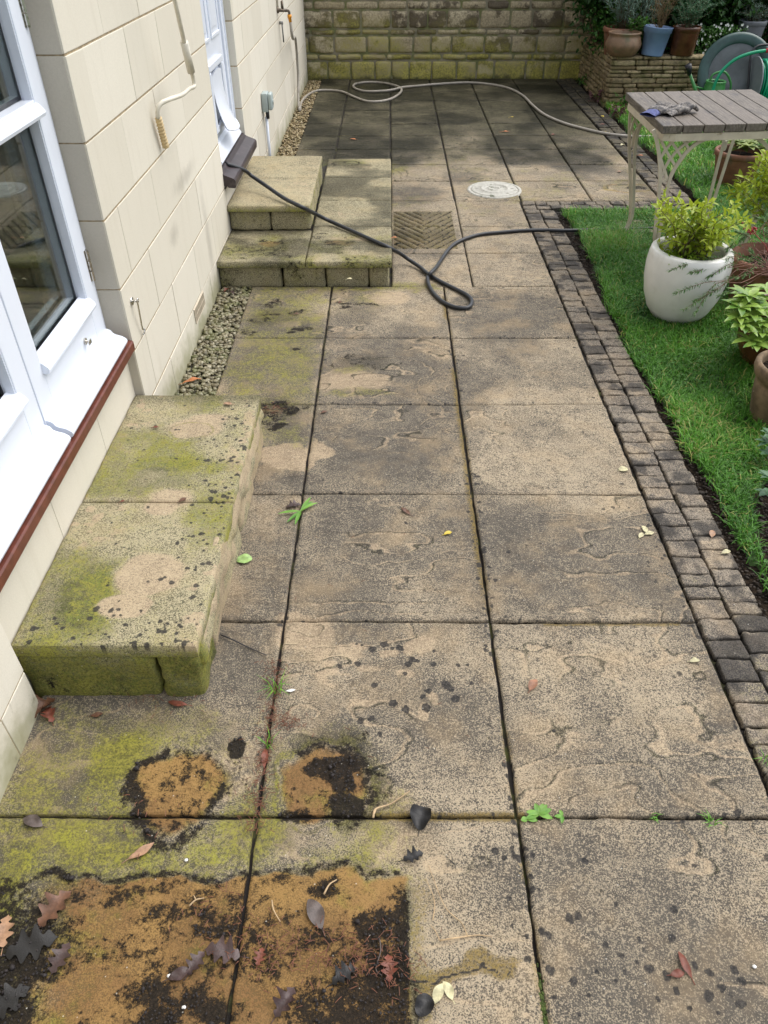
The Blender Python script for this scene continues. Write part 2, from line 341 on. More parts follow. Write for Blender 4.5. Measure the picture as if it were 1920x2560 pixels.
def paint_patio(x, y):
    p = Paint(x, y, 11, .050, 11)
    n = fbm(x*2.2, y*2.2, 0, 40, 4); n2 = fbm(x*6, y*6, 0, 44, 4); rng = np.random.RandomState(3)
    # brown biofilm differs slab by slab
    p.put('B', .12+sst(.40, .62, n)*.85)
    for c, rx, ry, v in [(g2(830, 970), .26, .26, 1.3), (g2(900, 1250), .2, .2, .25), (g2(1250, 800), .25, .15, .55), (g2(1500, 1700), .25, .15, .6), (g2(580, 1250), .12, .4, .7), (g2(570, 1000), .1, .25, .8), (g2(900, 1550), .3, .2, .6), (g2(1300, 1900), .3, .12, .7)]:
        p.blob('B', c, rx, ry, v, .6)
    # far part of the patio: wet, dark, algae
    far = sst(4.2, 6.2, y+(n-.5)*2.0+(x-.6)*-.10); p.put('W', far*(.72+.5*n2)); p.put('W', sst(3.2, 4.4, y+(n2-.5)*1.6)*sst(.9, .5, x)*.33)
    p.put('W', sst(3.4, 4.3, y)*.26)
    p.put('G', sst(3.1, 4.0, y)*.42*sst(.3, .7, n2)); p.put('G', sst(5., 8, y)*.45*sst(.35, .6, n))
    p.blob('G', (.05, 8.25), .5, .16, .75); p.blob('Y', (.2, 8.1), .2, .12, .6); p.box('G', -.5, .5, 5.05, 5.5, .7, .15)
    p.blob('P', g2(1090, 520), .3, .2, .32); p.blob('P', g2(1100, 580), .4, .2, .3)
    # next to manhole, under table: rust ring
    p.blob('K', g2(1370, 406), .09, .05, .85, .3); p.ring('O', g2(1360, 406), .17, .09, .35, .7); p.blob('G', g2(1365, 400), .28, .16, .5); p.blob('O', g2(1325, 410), .1, .03, .35); p.blob('G', (1.05, 4.8), .2, .16, .6)
    # left columns between the two step blocks
    p.box('G', -.45, 0, 1.5, 3.05, .62, .12); p.box('G', 0, .3, 2.7, 3.05, .5, .12); p.box('G', -.42, .6, 2.92, 3.05, .75, .05)
    for a in [(575, 660), (590, 680), (600, 655), (540, 715), (552, 690), (640, 672), (655, 710), (565, 692)]: p.blob('K', g2(*a), .05, .03, .62, .7)
    p.blob('W', g2(595, 685), .13, .12, .5); p.blob('P', g2(625, 700), .07, .05, .7)
    for a in [(730, 655), (755, 660), (785, 655), (800, 658), (745, 668)]: p.blob('K', g2(*a), .045, .018, .68, .6)
    p.blob('W', g2(760, 680), .12, .1, .35); p.blob('P', g2(835, 645), .13, .07, .9); p.blob('P', g2(760, 825), .17, .09, .95); p.blob('P', g2(720, 750), .1, .05, .5)
    for a in [(760, 770), (785, 775), (795, 790), (770, 785), (720, 790)]: p.blob('K', g2(*a), .05, .03, .5, .8)
    p.blob('W', g2(790, 780), .13, .08, .5); p.blob('G', g2(745, 800), .12, .05, .6); p.blob('G', g2(770, 850), .15, .04, .6)
    p.blob('K', g2(640, 755), .025, .02, .9, .3); p.blob('K', g2(645, 715), .035, .02, .9, .3); p.blob('K', g2(635, 722), .03, .01, .8, .3)
    # debris against the end of the big step
    for a in [(575, 880), (600, 900), (590, 920), (560, 905), (640, 885), (615, 872)]: p.blob('K', g2(*a), .05, .03, .72, .6)
    p.blob('O', g2(585, 893), .07, .04, .6); p.blob('P', g2(600, 895), .04, .03, .9); p.blob('W', g2(600, 880), .13, .1, .5)
    # round pale pot mark across joint
    p.blob('P', g2(630, 985), .10, .085, 1.25, .18); p.blob('P', g2(680, 975), .06, .06, .95, .3); p.box('P', .01, .12, .66, .72+.0, .0)
    p.blob('P', g2(650, 1370), .10, .07, .95, .35)
    # pale spots around lichen cluster
    for a in [(780, 1395), (770, 1420), (745, 1405), (880, 1400), (905, 1395), (700, 1410), (720, 1440), (870, 1460), (700, 1470), (930, 1500), (900, 1530), (840, 1410)]:
        p.blob('P', g2(*a), .02+.012*rng.rand(), None, .95, .4)
    # foreground algae and pot stains
    p.box('G', -.62, -.04, -.5, .26, .74, .12); p.box('G', -.62, .36, -.5, .05, .84, .09); p.put('G', sst(.48, .66, fbm(x*6, y*6, 4, 92, 4))*.35*sst(.40, .30, x)*sst(.2, .05, y), 'cut'); p.blob('G', g2(350, 1560), .3, .06, .55)
    p.blob('G', g2(262, 1650), .09, .12, 1.15, .95); p.blob('P', g2(140, 1660), .07, .05, .55); p.blob('P', g2(90, 1620), .08, .05, .5); p.blob('P', g2(520, 1640), .05, .05, .7); p.blob('P', g2(500, 1700), .05, .03, .8); p.blob('P', g2(70, 1800), .1, .03, .6); p.blob('P', g2(540, 1800), .04, .05, .5)
    p.blob('P', g2(640, 1810), .04, .05, .6); p.blob('P', g2(830, 1810), .07, .05, .6)
    p.blob('W', g2(330, 1560), .2, .04, .4); p.blob('K', g2(513, 1615), .018, .03, 1., .3)
    A, Bc = np.array(g2(392, 1700)), np.array(g2(702, 1690))
    p.blob('O', A, .115, .10, 1.1, .35); p.blob('O', Bc, .098, .095, 1.1, .3); p.put('G', p.c['O'], 'cut')
    p.ring('K', A, .112, .115, .38, .86, 120, 260); p.ring('K', A+(0, -.03), .105, .10, .35, .70, 240, 380); p.blob('K', A+(.0, .0), .12, .09, .46, .9); p.ring('K', A+(0, -.01), .115, .105, .5, .50)
    p.ring('K', Bc, .105, .10, .4, .66, -90, 130); p.blob('K', Bc, .11, .10, .36, .6); p.blob('K', Bc+(.02, .045), .065, .03, 1.0, .4); p.blob('K', Bc+(.03, .0), .03, .05, 1.0, .4, .4); p.blob('K', Bc+(.055, -.065), .05, .03, .95, .4); p.blob('K', Bc+(-.05, -.075), .04, .02, .7, .5)
    p.ring('W', Bc+(.0, .0), .125, .125, .45, .62, -75, 130); p.ring('K', Bc+(.02, 0), .13, .12, .3, .36, -75, 110); p.ring('G', Bc, .14, .14, .45, .45); p.ring('G', Bc, .118, .12, .2, .8); p.blob('P', Bc+(-.04, -.045), .03, .035, .8, .4); p.blob('P', Bc+(-.01, .075), .03, .012, .6, .4)
    p.blob('K', g2(345, 1770), .1, .02, .55, .6)
    # big tray mark at the bottom
    x0, x1, y1 = F(60, 1890)[0], F(880, 1900)[0], F(400, 1888)[1]
    p.box('G', x0-.02, x1+.015, -.7, y1+.01, .0); m = sst(-.014, .016, np.minimum(np.minimum(p.x-x0, x1-(p.x0*.6+p.x*.4)), y1-p.y)); 
    lefty = sst(.34, -.05, (p.x-x0)/(x1-x0))
    p.put('G', m*(1-lefty*.95), 'cut'); p.put('O', m*(1.1-lefty*.8)*sst(.0, .12, p.x-x0+.04)); p.put('Y', m*.42*sst(-.15, -.02, p.y-0.0+.08+.0*p.x))
    edge = sst(.022, 0, np.abs(p.y-y1-.004))*sst(x1+.01, x1-.02, p.x)*sst(x0, x0+.06, p.x); p.put('K', edge*.6); p.put('W', edge*.5)
    p.put('W', sst(.03, .0, np.abs(p.x-x1))*sst(y1+.01, y1-.03, p.y)*.8)
    rband = sst(x1-.135, x1-.055, p.x+(n2-.5)*.16)*sst(x1+.01, x1-.006, p.x0)*sst(y1-.02, y1-.1, p.y+(n2-.5)*.1); p.put('K', rband*.85)
    p.put('K', sst(x1-.28, x1-.1, p.x+(n2-.5)*.1)*sst(-.25, -.31, p.y)*sst(x1+.01, x1-.006, p.x0)*.75)
    p.put('K', sst(x0+.075, x0-.02, p.x+(p.y+.2)*.35)*sst(-.8, -.5, -p.y*0-.4)*sst(y1+.02, y1-.05, p.y)*.72)
    for a, rx, ry, v in [((150, 1890), .06, .02, .8), ((70, 2050), .07, .09, .95), ((20, 2160), .08, .07, 1.), ((485, 2025), .06, .028, .85), ((380, 2170), .09, .03, .9), ((350, 1990), .1, .03, .55), ((420, 1975), .07, .03, .7), ((690, 2030), .12, .03, .6), ((560, 2090), .05, .03, .6), ((600, 2050), .1, .05, .5), ((470, 2180), .05, .02, .8), ((300, 2080), .12, .02, .48), ((420, 1920), .12, .03, .48), ((720, 1930), .04, .02, .7), ((740, 2180), .12, .05, .8)]:
        p.blob('K', g2(*a), rx, ry, v, .7)
    p.blob('P', g2(610, 2200), .08, .025, 1.0); p.blob('P', g2(560, 1925), .02, .04, .55); p.put('K', sst(.46, .62, fbm(x*12, y*22, 0, 91, 5))*m*.50)
    # yellow halo right of the tray and the ochre crack
    p.put('Y', sst(.06, .0, np.abs(p.x-x1-.03))*sst(y1+.03, y1-.02, p.y)*.55); p.put('G', sst(.09, .0, p.x-x1)*sst(-.02, .0, p.x-x1)*sst(y1+.04, y1, p.y)*.55)
    p.line('Y', [F(885, 2160), F(960, 2125), F(1040, 2085), F(1110, 2078)], .030, .80); p.line('Y', [F(885, 2100), F(900, 2160)], .03, .8)
    d = np.zeros_like(x)
    for a, b in ((F(880, 2150), F(1000, 2112)), (F(1000, 2112), F(1112, 2085))):
        pass
    p.line('L', [F(885, 2150), F(930, 2140), F(1000, 2113), F(1060, 2090), F(1110, 2083)], .003, 1.3)
    # moss and lichen lines beside the long joints
    jx = lambda c: np.abs(x-c)
    nn = fbm(x*16, y*16, 0, 61, 3)
    p.put('Y', sst(.045, .0, .6-x)*(x < .6)*sst(.42, .6, fbm(x*4, y*4, 2, 62, 3))*.95*sst(.2, 1., y)); p.put('Y', sst(.03, 0, jx(.6))*.6*sst(.45, .6, nn))
    JS, JR = [], []
    for q in range(1500):
        k_ = rng.rand(); rr_ = .0012+.0085*rng.rand()**3
        if k_ < .45: yy = rng.uniform(-.42, 2.6); ok_ = vn(yy*5, .3, 0, 3) > .40; JS.append((.6+rng.normal(0, .012+.012*(rng.rand() < .3)), yy))
        elif k_ < .62: yy = rng.uniform(-.42, 3.0); ok_ = vn(yy*5, 7.3, 0, 3) > .45; JS.append((1.195-abs(rng.normal(0, .02)), yy))
        elif k_ < .70: yy = rng.uniform(.1, 3.0); ok_ = vn(yy*5, 9.3, 0, 3) > .5; JS.append((rng.normal(0, .010), yy))
        else: r_ = rng.randint(0, 6)*.6; xx = rng.uniform(.03, 1.19); ok_ = vn(xx*6, r_*3+.5, 0, 4) > .42; JS.append((xx, r_+rng.normal(0, .009)))
        JR.append(rr_ if ok_ else .0006)
    p.spots(JS, JR, .95)
    YM = y < 3.02
    for ch in 'LY': p.c[ch] = np.where(YM, p.c[ch], 0)
    p.put('Y', sst(.028, 0, np.abs(y-.0))*sst(.1, .35, x)*(x < .62)*1.0); p.put('Y', sst(.02, 0, np.abs(y-.59))*(x > .75)*(x < 1.15)*.8)
    p.box('W', .0, .05, .02, .45, .35, .03)
    # lichen discs
    L = [(735, 1440), (770, 1432), (775, 1435), (830, 1392), (805, 1403), (865, 1400), (848, 1401), (890, 1425), (882, 1433), (900, 1428), (937, 1435), (990, 1437), (1010, 1437), (875, 1455), (810, 1480), (962, 1478), (975, 1488), (925, 1492), (915, 1505), (985, 1510), (920, 1528), (850, 1518), (876, 1532), (780, 1556), (802, 1550), (822, 1585), (1018, 1475), (770, 1392), (782, 1394), (938, 1407), (878, 1130), (1195, 1580), (1035, 1220), (1070, 1840), (1090, 1855), (1120, 1855), (1265, 1862), (1110, 1850)]
    R = [9, 11, 10, 16, 12, 14, 7, 14, 16, 10, 12, 8, 8, 9, 11, 15, 12, 12, 9, 13, 14, 15, 16, 14, 11, 9, 9, 5, 6, 7, 8, 6, 12, 12, 8, 10, 10, 8]
    p.spots([g2(*a) for a in L], [r*.00086 for r in R], 1.25)
    L = [(1310, 2040), (1380, 2030), (1450, 2025), (1340, 2065), (1375, 2080), (1400, 2095), (1440, 2110), (1500, 2085), (1530, 2100), (1585, 2095), (1600, 2120), (1460, 2140), (1530, 2150), (1560, 2135), (1330, 2120), (1350, 2100), (1250, 1980), (1420, 2160), (1490, 2180), (1290, 2100), (1500, 1870), (1455, 1965), (1330, 1955), (1600, 2170), (1550, 2190), (1230, 1985), (1270, 2150), (1240, 2120)]
    p.spots([g2(*a) for a in L], [.005+.008*rng.rand() for a in L], .95)
    N = 620; xs = rng.uniform(.02, 1.2, N); ys = -.42+rng.rand(N)**1.2*3.4; rs = .0015+.007*rng.rand(N)**4; keep = ~((xs < .37) & (ys < .05)); p.spots(np.stack([xs, ys], 1)[keep], rs[keep], .75)
    N = 260; xs = rng.uniform(1.04, 1.2, N); ys = rng.uniform(-.42, 3.0, N); p.spots(np.stack([xs, ys], 1), .002+.008*rng.rand(N)**3, .8)
    # carved slab pattern
    k = (x > .335) & (x < .715) & (y > 3.55) & (y < 4.22)
    gy = (y-3.55)/.67; left = x < .52; u = np.where(left, (x+y*.75), (x-y*.75)); u = u+(np.where(((y*3.2) % 2) < 1, 0., .0))
    gro = sst(.25, .0, np.abs(((u/.062) % 1)-.5))*k; p.put('K', gro*.95); p.put('Y', k*.6); p.put('G', k*.45); p.put('W', k*.30, 'add'); p.gro = gro
    return p
def relief(x, y, seed, amp):
    a = fbm(x*2.4, y*5.2, 0, seed, 4, .42)*7.0+x*.8+.10*fbm(x*40, y*40, 0, seed+2, 2); st = np.floor(a); fr = a-st; led = (st+sst(.80, .99, fr))
    h = (led-a)*.5+.25; h2 = fbm(x*22, y*22, 0, seed+9, 4)-.5; pm = sst(.42, .60, fbm(x*3, y*3, 3, seed+31, 3)); e = sst(.74, .86, fr)*sst(.96, .91, fr)*(.15+.85*pm)
    d_ = sst(.91, .955, fr)*(.15+.85*pm); return amp*(h+.35*h2), e-d_*1.6  # worn pale lip, and a dark line painted as ledge shading
def slab_grid(x0, x1, y0, y1, z, th, res, seed, g=.0045, amp=.0035, tilt=(0, 0), wob=.003):
    nx = max(4, int((x1-x0)/res)); ny = max(4, int((y1-y0)/res))
    def ax(a, b, n): return np.concatenate([[a+g, a+g+.0015], np.linspace(a+g+.005, b-g-.005, n), [b-g-.0015, b-g]])
    X, Y = np.meshgrid(ax(x0, x1, nx), ax(y0, y1, ny), indexing='ij'); a, b = X.shape
    h, e = relief(X+seed*.37, Y, seed, amp); Zz = z+h+(X-(x0+x1)/2)*tilt[0]+(Y-(y0+y1)/2)*tilt[1]
    edge = np.minimum(np.minimum(X-x0-g, x1-g-X), np.minimum(Y-y0-g, y1-g-Y)); Zz = Zz-.0042*sst(.006, 0, edge)
    wx = (fbm(X*25, Y*25, 1, seed+3, 3)-.5)*wob*2*sst(.03, 0, edge); wy = (fbm(X*25, Y*25, 7, seed+4, 3)-.5)*wob*2*sst(.03, 0, edge)
    V = np.stack([X+wx, Y+wy, Zz], -1).reshape(-1, 3); idx = np.arange(a*b).reshape(a, b)
    Q = np.stack([idx[:-1, :-1], idx[1:, :-1], idx[1:, 1:], idx[:-1, 1:]], -1).reshape(-1, 4)
    per = np.concatenate([idx[:, 0], idx[-1, 1:], idx[-2::-1, -1], idx[0, -2:0:-1]]); m = len(per); Bv = V[per].copy(); Bv[:, 2] = z-th
    j = np.arange(m); j2 = (j+1) % m; base = len(V)
    Sk = np.stack([per[j], base+j, base+j2, per[j2]], 1)
    return np.concatenate([V, Bv]), np.concatenate([Q, Sk]), np.concatenate([e.ravel(), np.zeros(m)])
def add_slabs(specs):
    Vs, Qs, Es, n = [], [], [], 0
    for s_ in specs:
        V, Q, e = slab_grid(*s_[:8], **(s_[8] if len(s_) > 8 else {})); Vs.append(V); Qs.append(Q+n); Es.append(e); n += len(V)
    return np.concatenate(Vs), np.concatenate(Qs), np.concatenate(Es)
rg = np.random.RandomState(5); specs = []
def js(): return dict(tilt=(rg.uniform(-.006, .006), rg.uniform(-.006, .006)), amp=rg.uniform(.004, .0065))
J = lambda a=.003: rg.uniform(-a, a)
k = 0
for col, (xa, xb) in enumerate([(-.44, 0), (0, .6), (.6, 1.2)]):
    for r in range(-2, 5):
        ya, yb = r*.6, r*.6+.6
        if col == 0 and r < 1: xa2 = -.62
        else: xa2 = xa
        if col == 0 and r >= 3: xa2 = -.435
        d = J(.004) if r else 0; k += 1
        res = .0042 if yb < 1.3 else .0055
        if col == 0 and r == 0: ya, yb = 0, .6
        specs.append((xa2, xb+J(.0015), ya+(0 if r > -1 else 0), yb, J(.0015), .03, res, 100+k, js()))
specs.append((1.2, 1.9, -1.2, 0, 0.001, .03, .006, 140, js()))
SG = dict(g=.0065)
XF = [-.455, -.13, .32, .76, 1.215, 1.70, 2.175]; YF = [3.0, 3.48, 3.94, 4.44, 4.90, 5.33, 5.78, 6.22, 6.66, 7.20, 7.64, 8.10, 8.55, 8.80]
for i in range(6):
    for j in range(13):
        if i <= 1 and YF[j] < 4.9-.01: 
            if not (i == 0 and YF[j] > 4.4): continue
        if i >= 3 and YF[j] < 4.4 and i > 3-0: continue
        if i >= 4 and YF[j] < 4.4: continue
        if i == 3 and YF[j] < 4.4: continue
        if i == 0 and YF[j] < 4.89: specs.append((XF[0], XF[1], 4.47, YF[j+1], J(.002), .03, .009, 200+i*20+j, js())); continue
        specs.append((XF[i], XF[i+1], YF[j], YF[j+1], J(.002), .03, .0075 if YF[j] < 5 else .010, 200+i*20+j, dict(js(), g=.0045 if YF[j] < 4.4 else .0075)))
for j in range(3): specs.append((.76, 1.2, YF[j], YF[j+1], J(.002), .03, .007, 500+j, js()))
V, Q, E_ = add_slabs(specs)
pp = paint_patio(V[:, 0], V[:, 1]); pp.put('P', np.maximum(E_, 0)*.76, 'add'); pp.put('W', np.maximum(-E_, 0)*.47*sst(.15, .5, V[:, 0]+V[:, 1]), 'add'); V[:, 2] -= pp.gro*.012  # colour lines stand in for ledge shading: pale lip, dark edge beside it
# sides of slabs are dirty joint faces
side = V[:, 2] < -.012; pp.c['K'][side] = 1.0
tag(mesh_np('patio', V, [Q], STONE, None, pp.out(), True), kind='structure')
JOINT = NT('joint_soil'); JOINT = JOINT.fin(JOINT.mix(JOINT.ss(JOINT.noise(9, 5, .7), .50, .68), (.018, .014, .012), (.075, .08, .018)), .9, JOINT.bump(JOINT.noise(150, 4), .8, .003))
b1, b2 = slab_grid(-.62, 1.415, -1.5, 4.25, -.019, .05, .03, 900, amp=.001), slab_grid(-.62, 2.40, 4.25, 8.85, -.019, .05, .03, 901, amp=.001)
V = np.concatenate([b1[0], b2[0]]); Q = np.concatenate([b1[1], b2[1]+len(b1[0])])
tag(mesh_np('patio_bed', V, [Q], JOINT, None, None, True), kind='structure')
# ------------------------------------------------------------------ sett edging
def sett_attr(nv, seed): pass
mb = MB(); rs = np.random.RandomState(21)
def sett(x0, x1, y0, y1, s):
    mb.rbox(x0+.0025, x1-.0025, y0+.0028, y1-.0028, -.045, .003+rs.uniform(-.004, .004), .0055, (8, 7, 2), .0055, 38, s, rs.uniform(-.02, .02), rs.rand(), (.7, .7, 1), (rs.uniform(-.03, .03), rs.uniform(-.03, .03)))
for c, (xa, xb) in enumerate([(1.206, 1.306), (1.309, 1.407)]):
    y = -0.02+c*.03; i = 0
    while y < 4.25:
        h = rs.choice([.062, .068, .074, .08, .052, .088], p=[.2, .25, .25, .15, .1, .05]); y2 = min(y+h, 4.27)
        if y2-y > .03: sett(xa+rs.uniform(-.003, .002), xb+rs.uniform(-.002, .004), y, y2, 3000+c*100+i)
        y = y2; i += 1
for c, (ya, yb) in enumerate([(4.275, 4.35), (4.355, 4.43)]):
    x = 1.21; i = 0
    while x < 2.3:
        h = rs.uniform(.075, .10); sett(x, x+h, ya, yb, 3300+c*50+i); x += h; i += 1
for c, (xa, xb) in enumerate([(2.185, 2.285), (2.29, 2.385)]):
    y = 4.44; i = 0
    while y < 8.7:
        h = rs.uniform(.08, .10); sett(xa, xb, y, y+h, 3500+c*100+i); y += h; i += 1
V = np.concatenate(mb.V); p = Paint(V[:, 0], V[:, 1], 31, .02, 20); A = np.concatenate(mb.A)
n = fbm(V[:, 0]*14, V[:, 1]*14, 0, 71, 4); p.put('L', sst(.36, .66, n+(A-.5)*.22)*.80); p.put('B', .5+0*n); p.put('P', sst(.60, .78, fbm(V[:, 0]*9, V[:, 1]*9, 4, 73, 3)+(A > .9)*.12)*.55)
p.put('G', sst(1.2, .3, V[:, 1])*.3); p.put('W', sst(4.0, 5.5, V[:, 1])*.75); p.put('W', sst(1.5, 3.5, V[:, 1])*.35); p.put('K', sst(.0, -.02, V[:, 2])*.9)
SETT = stone_mat('granite_sett_stone', tan=(.34, .285, .215), dk=(.055, .050, .046))
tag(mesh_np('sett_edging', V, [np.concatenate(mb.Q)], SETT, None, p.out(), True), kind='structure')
# ------------------------------------------------------------------ ground, soil, lawn
SOIL = NT('dark_soil'); _n = SOIL.noise(45, 6, .75)
SOIL = SOIL.fin(SOIL.mix(SOIL.ss(_n, .4, .65), (.008, .006, .005), (.042, .029, .019)), .95, SOIL.bump(SOIL.noise(90, 6, .75), 1.0, .010), 0, .1)
TURF = simple('turf', (.035, .075, .014), .9, .5, 25)
mb = MB(); mb.box(-60, 60, -60, 60, -.5, -.07, .5); tag(mb.build('ground', TURF), kind='structure')
def soil_sheet(name, x0, x1, y0, y1, zf, res, mat):
    X, Y = np.meshgrid(np.linspace(x0, x1, int((x1-x0)/res)+2), np.linspace(y0, y1, int((y1-y0)/res)+2), indexing='ij'); a, b = X.shape
    V = np.stack([X, Y, zf(X, Y)], -1).reshape(-1, 3); i = np.arange(a*b).reshape(a, b)
    Q = np.stack([i[:-1, :-1], i[1:, :-1], i[1:, 1:], i[:-1, 1:]], -1).reshape(-1, 4)
    return tag(mesh_np(name, V, [Q], mat, None, None, True), kind='structure')
# lawn edge line and bed edge line (ground coordinates)
def lawn_in(x, y):
    n = (fbm(x*4+9, y*4, 0, 77, 3)-.5)*.07
    e = np.where(y < 4.22, 1.448+.02*np.sin(y*2.1), 2.45)+n
    ok = (x > e)
    # soil bed in the near corner cuts the lawn
    be = np.interp(y, [-2, .2, .62, .88, 1.15, 1.27, 1.33, 1.45], [1.40, 1.42, 1.47, 1.50, 1.56, 1.62, 1.95, 4.5])+n*.6
    return ok & (x < be) & (y > .15)
soil_sheet('soil_border', 1.40, 7.0, -1.5, 9.6, lambda x, y: -.022+.02*(fbm(x*12, y*12, 0, 8, 4)-.5)*2*sst(1.41, 1.47, x)-.06*((x < 2.42) & (y > 4.24)), .03, SOIL)
soil_sheet('lawn', 1.42, 6.5, .1, 9.0, lambda x, y: np.where(lawn_in(x, y), -.004+.012*(fbm(x*3, y*3, 0, 12, 3)-.5), -.09), .02, TURF)
def grass(name, N, x0, x1, y0, y1, seed, L, W, mat):
    r = np.random.RandomState(seed); x = r.uniform(x0, x1, N); y = r.uniform(y0, y1, N); k = lawn_in(x+r.normal(0, .012, N), y)
    dens = fbm(x*7, y*7, 0, 15, 3); k &= (dens+r.rand(N)*.45 > .45); x = x[k]; y = y[k]; n = len(x)
    cl = fbm(x*3, y*3, 0, 51, 3); l = L*(.45+.9*r.rand(n))*(.55+cl*.9); th = r.rand(n)*6.283+ (cl-.5)*6; lean = .25+1.0*r.rand(n)
    wd = W*(.6+.7*r.rand(n)); z0 = np.full(n, -.006)
    dx, dy = np.cos(th), np.sin(th); sx, sy = -dy*wd/2, dx*wd/2
    def ringp(f, h, ws): return np.stack([x+dx*l*f*lean, y+dy*l*f*lean, z0+l*h/(1+lean*.45)], -1), np.stack([sx*ws, sy*ws, 0*sx], -1)
    P0, s0 = ringp(0, 0, 1); P1, s1 = ringp(.30, .55, .95); P2, s2 = ringp(.72, .88, .6); P3, _ = ringp(1.15, .95, 0)
    V = np.stack([P0-s0, P0+s0, P1-s1, P1+s1, P2-s2, P2+s2, P3], 1).reshape(-1, 3); b = np.arange(n)[:, None]*7
    Q = np.concatenate([b+[0, 1, 3, 2], b+[2, 3, 5, 4]]); T = b+[4, 5, 6]
    lv = np.clip(.15+.55*r.rand(n)+(cl-.5)*.9, 0, 1); lv = np.where(r.rand(n) < .05+.12*(cl > .6), 1.0, lv*.82)
    lvv = np.repeat(lv, 7)
    return tag(mesh_np(name, V, [Q, T], mat, None, {'lv': lvv}), kind='stuff', label='short wet green lawn grass beside the paving' if name == 'grass' else None)
GRASS = foliage('grass_blade', (.032, .125, .012), (.19, .48, .042), .45, .32, tip=(.40, .38, .12))
grass('grass', 210000, 1.40, 3.0, .15, 4.6, 1, .042, .0034, GRASS)
o = grass('grass_far', 110000, 2.0, 6.2, 4.2, 8.9, 2, .05, .006, GRASS); o.name = 'grass'; tag(o, 'short wet green lawn grass beyond the table')
# clover and small weeds between the blades
mb = MB(); r = np.random.RandomState(6); N = 5200; x = r.uniform(1.42, 3.0, N); y = r.uniform(.8, 4.3, N); k = lawn_in(x, y) & (fbm(x*5, y*5, 0, 90, 3) > .47); x, y = x[k], y[k]
for i in range(len(x)):
    zc = r.uniform(.012, .028); R0 = r.uniform(.004, .008); t0 = r.rand()*6.28; lv = r.uniform(.3, .75); V = []; Q = []
    for j in range(3):
        t = t0+j*2.094; c, s = math.cos(t), math.sin(t); b = len(V)
        V += [(x[i], y[i], zc), (x[i]+R0*(c*.7-s*.55), y[i]+R0*(s*.7+c*.55), zc+.002), (x[i]+R0*1.25*c, y[i]+R0*1.25*s, zc), (x[i]+R0*(c*.7+s*.55), y[i]+R0*(s*.7-c*.55), zc+.002)]; Q.append((b, b+3, b+2, b+1))
    mb.add(V, Q, a=lv)
CLOVER = foliage('clover_leaf', (.03, .11, .015), (.12, .30, .05), .5, .2)
tag(mb.build('clover', CLOVER), 'low clover leaves growing through the lawn', kind='stuff')
# ------------------------------------------------------------------ gravel
ico_v = None
def ico(sub):
    import bmesh
    bm = bmesh.new(); bmesh.ops.create_icosphere(bm, subdivisions=sub, radius=1); V = np.array([v.co[:] for v in bm.verts]); T = np.array([[v.index for v in f.verts] for f in bm.faces]); bm.free(); return V, T
IV, IT = ico(2); IV1, IT1 = ico(1)
def pebbles(name, P, R, mat, seed, flat=.6, hi=True, label=None):
    r = np.random.RandomState(seed); n = len(P); U, T = (IV, IT) if hi else (IV1, IT1); m = len(U)
    base = U[None]*(1+.35*(vn(U[None, :, 0]*1.6+np.arange(n)[:, None]*7.1, U[None, :, 1]*1.6, U[None, :, 2]*1.6, seed)[..., None]-.5)*2)
    sc = np.stack([1+.4*r.rand(n), .75+.3*r.rand(n), flat*(.7+.5*r.rand(n))], 1)*R[:, None]
    th = r.rand(n)*6.283; ti = r.normal(0, .35, n); c, s = np.cos(th)[:, None], np.sin(th)[:, None]
    V = base*sc[:, None]; y2 = V[..., 1]*np.cos(ti)[:, None]-V[..., 2]*np.sin(ti)[:, None]; z2 = V[..., 1]*np.sin(ti)[:, None]+V[..., 2]*np.cos(ti)[:, None]
    V = np.stack([V[..., 0]*c-y2*s, V[..., 0]*s+y2*c, z2], -1)+P[:, None]
    Tt = (T[None]+np.arange(n)[:, None, None]*m).reshape(-1, 3)
    return tag(mesh_np(name, V.reshape(-1, 3), [Tt], mat, None, {'lv': np.repeat(r.rand(n), m)}, True), label, kind='stuff')
def pebmat(name, cols, mossy):
    t = NT(name); a = t.attr('lv'); cr = t.n('ShaderNodeValToRGB'); t.l(a, cr.inputs[0]); e = cr.color_ramp.elements
    for i, c in enumerate(cols):
        el = e[i] if i < 2 else e.new(.5); el.position = i/(len(cols)-1); el.color = (*c, 1)
    c = t.mix(t.ss(t.noise(120, 4, .7), .35, .7, 0, .5), cr.outputs[0], (.05, .045, .03)); c = t.mix(t.ss(t.noise(12, 4, .6), .45, .65, 0, mossy), c, (.10, .11, .03))
    return t.fin(c, .5, t.bump(t.noise(220, 3), .3, .001))
r = np.random.RandomState(9)
def scatter(n, x0, x1, y0, y1, z0, z1): return np.stack([r.uniform(x0, x1, n), r.uniform(y0, y1, n), r.uniform(z0, z1, n)], 1)
PB1 = pebmat('damp_pebble', [(.06, .055, .028), (.15, .125, .07), (.22, .19, .11), (.10, .10, .05), (.36, .33, .23)], .75)
PB2 = pebmat('tan_pebble', [(.11, .075, .035), (.26, .18, .08), (.36, .27, .13), (.18, .14, .07), (.50, .41, .25)], .35)
soil_sheet('gravel_bed', -.606, -.43, 1.50, 3.04, lambda x, y: -.022+0*x, .03, JOINT); soil_sheet('gravel_bed_far', -.606, -.45, 4.46, 8.72, lambda x, y: -.012+0*x, .03, SOIL)
pebbles('gravel', scatter(2100, -.60, -.435, 1.53, 3.02, -.026, -.004), r.uniform(.0055, .0125, 2100), PB1, 1, label='damp rounded greenish gravel in the strip beside the house wall')
pebbles('gravel', scatter(3400, -.60, -.452, 4.47, 8.70, -.02, .006), r.uniform(.006, .013, 3400), PB2, 2, hi=False, label='tan gravel strip running to the far garden wall')
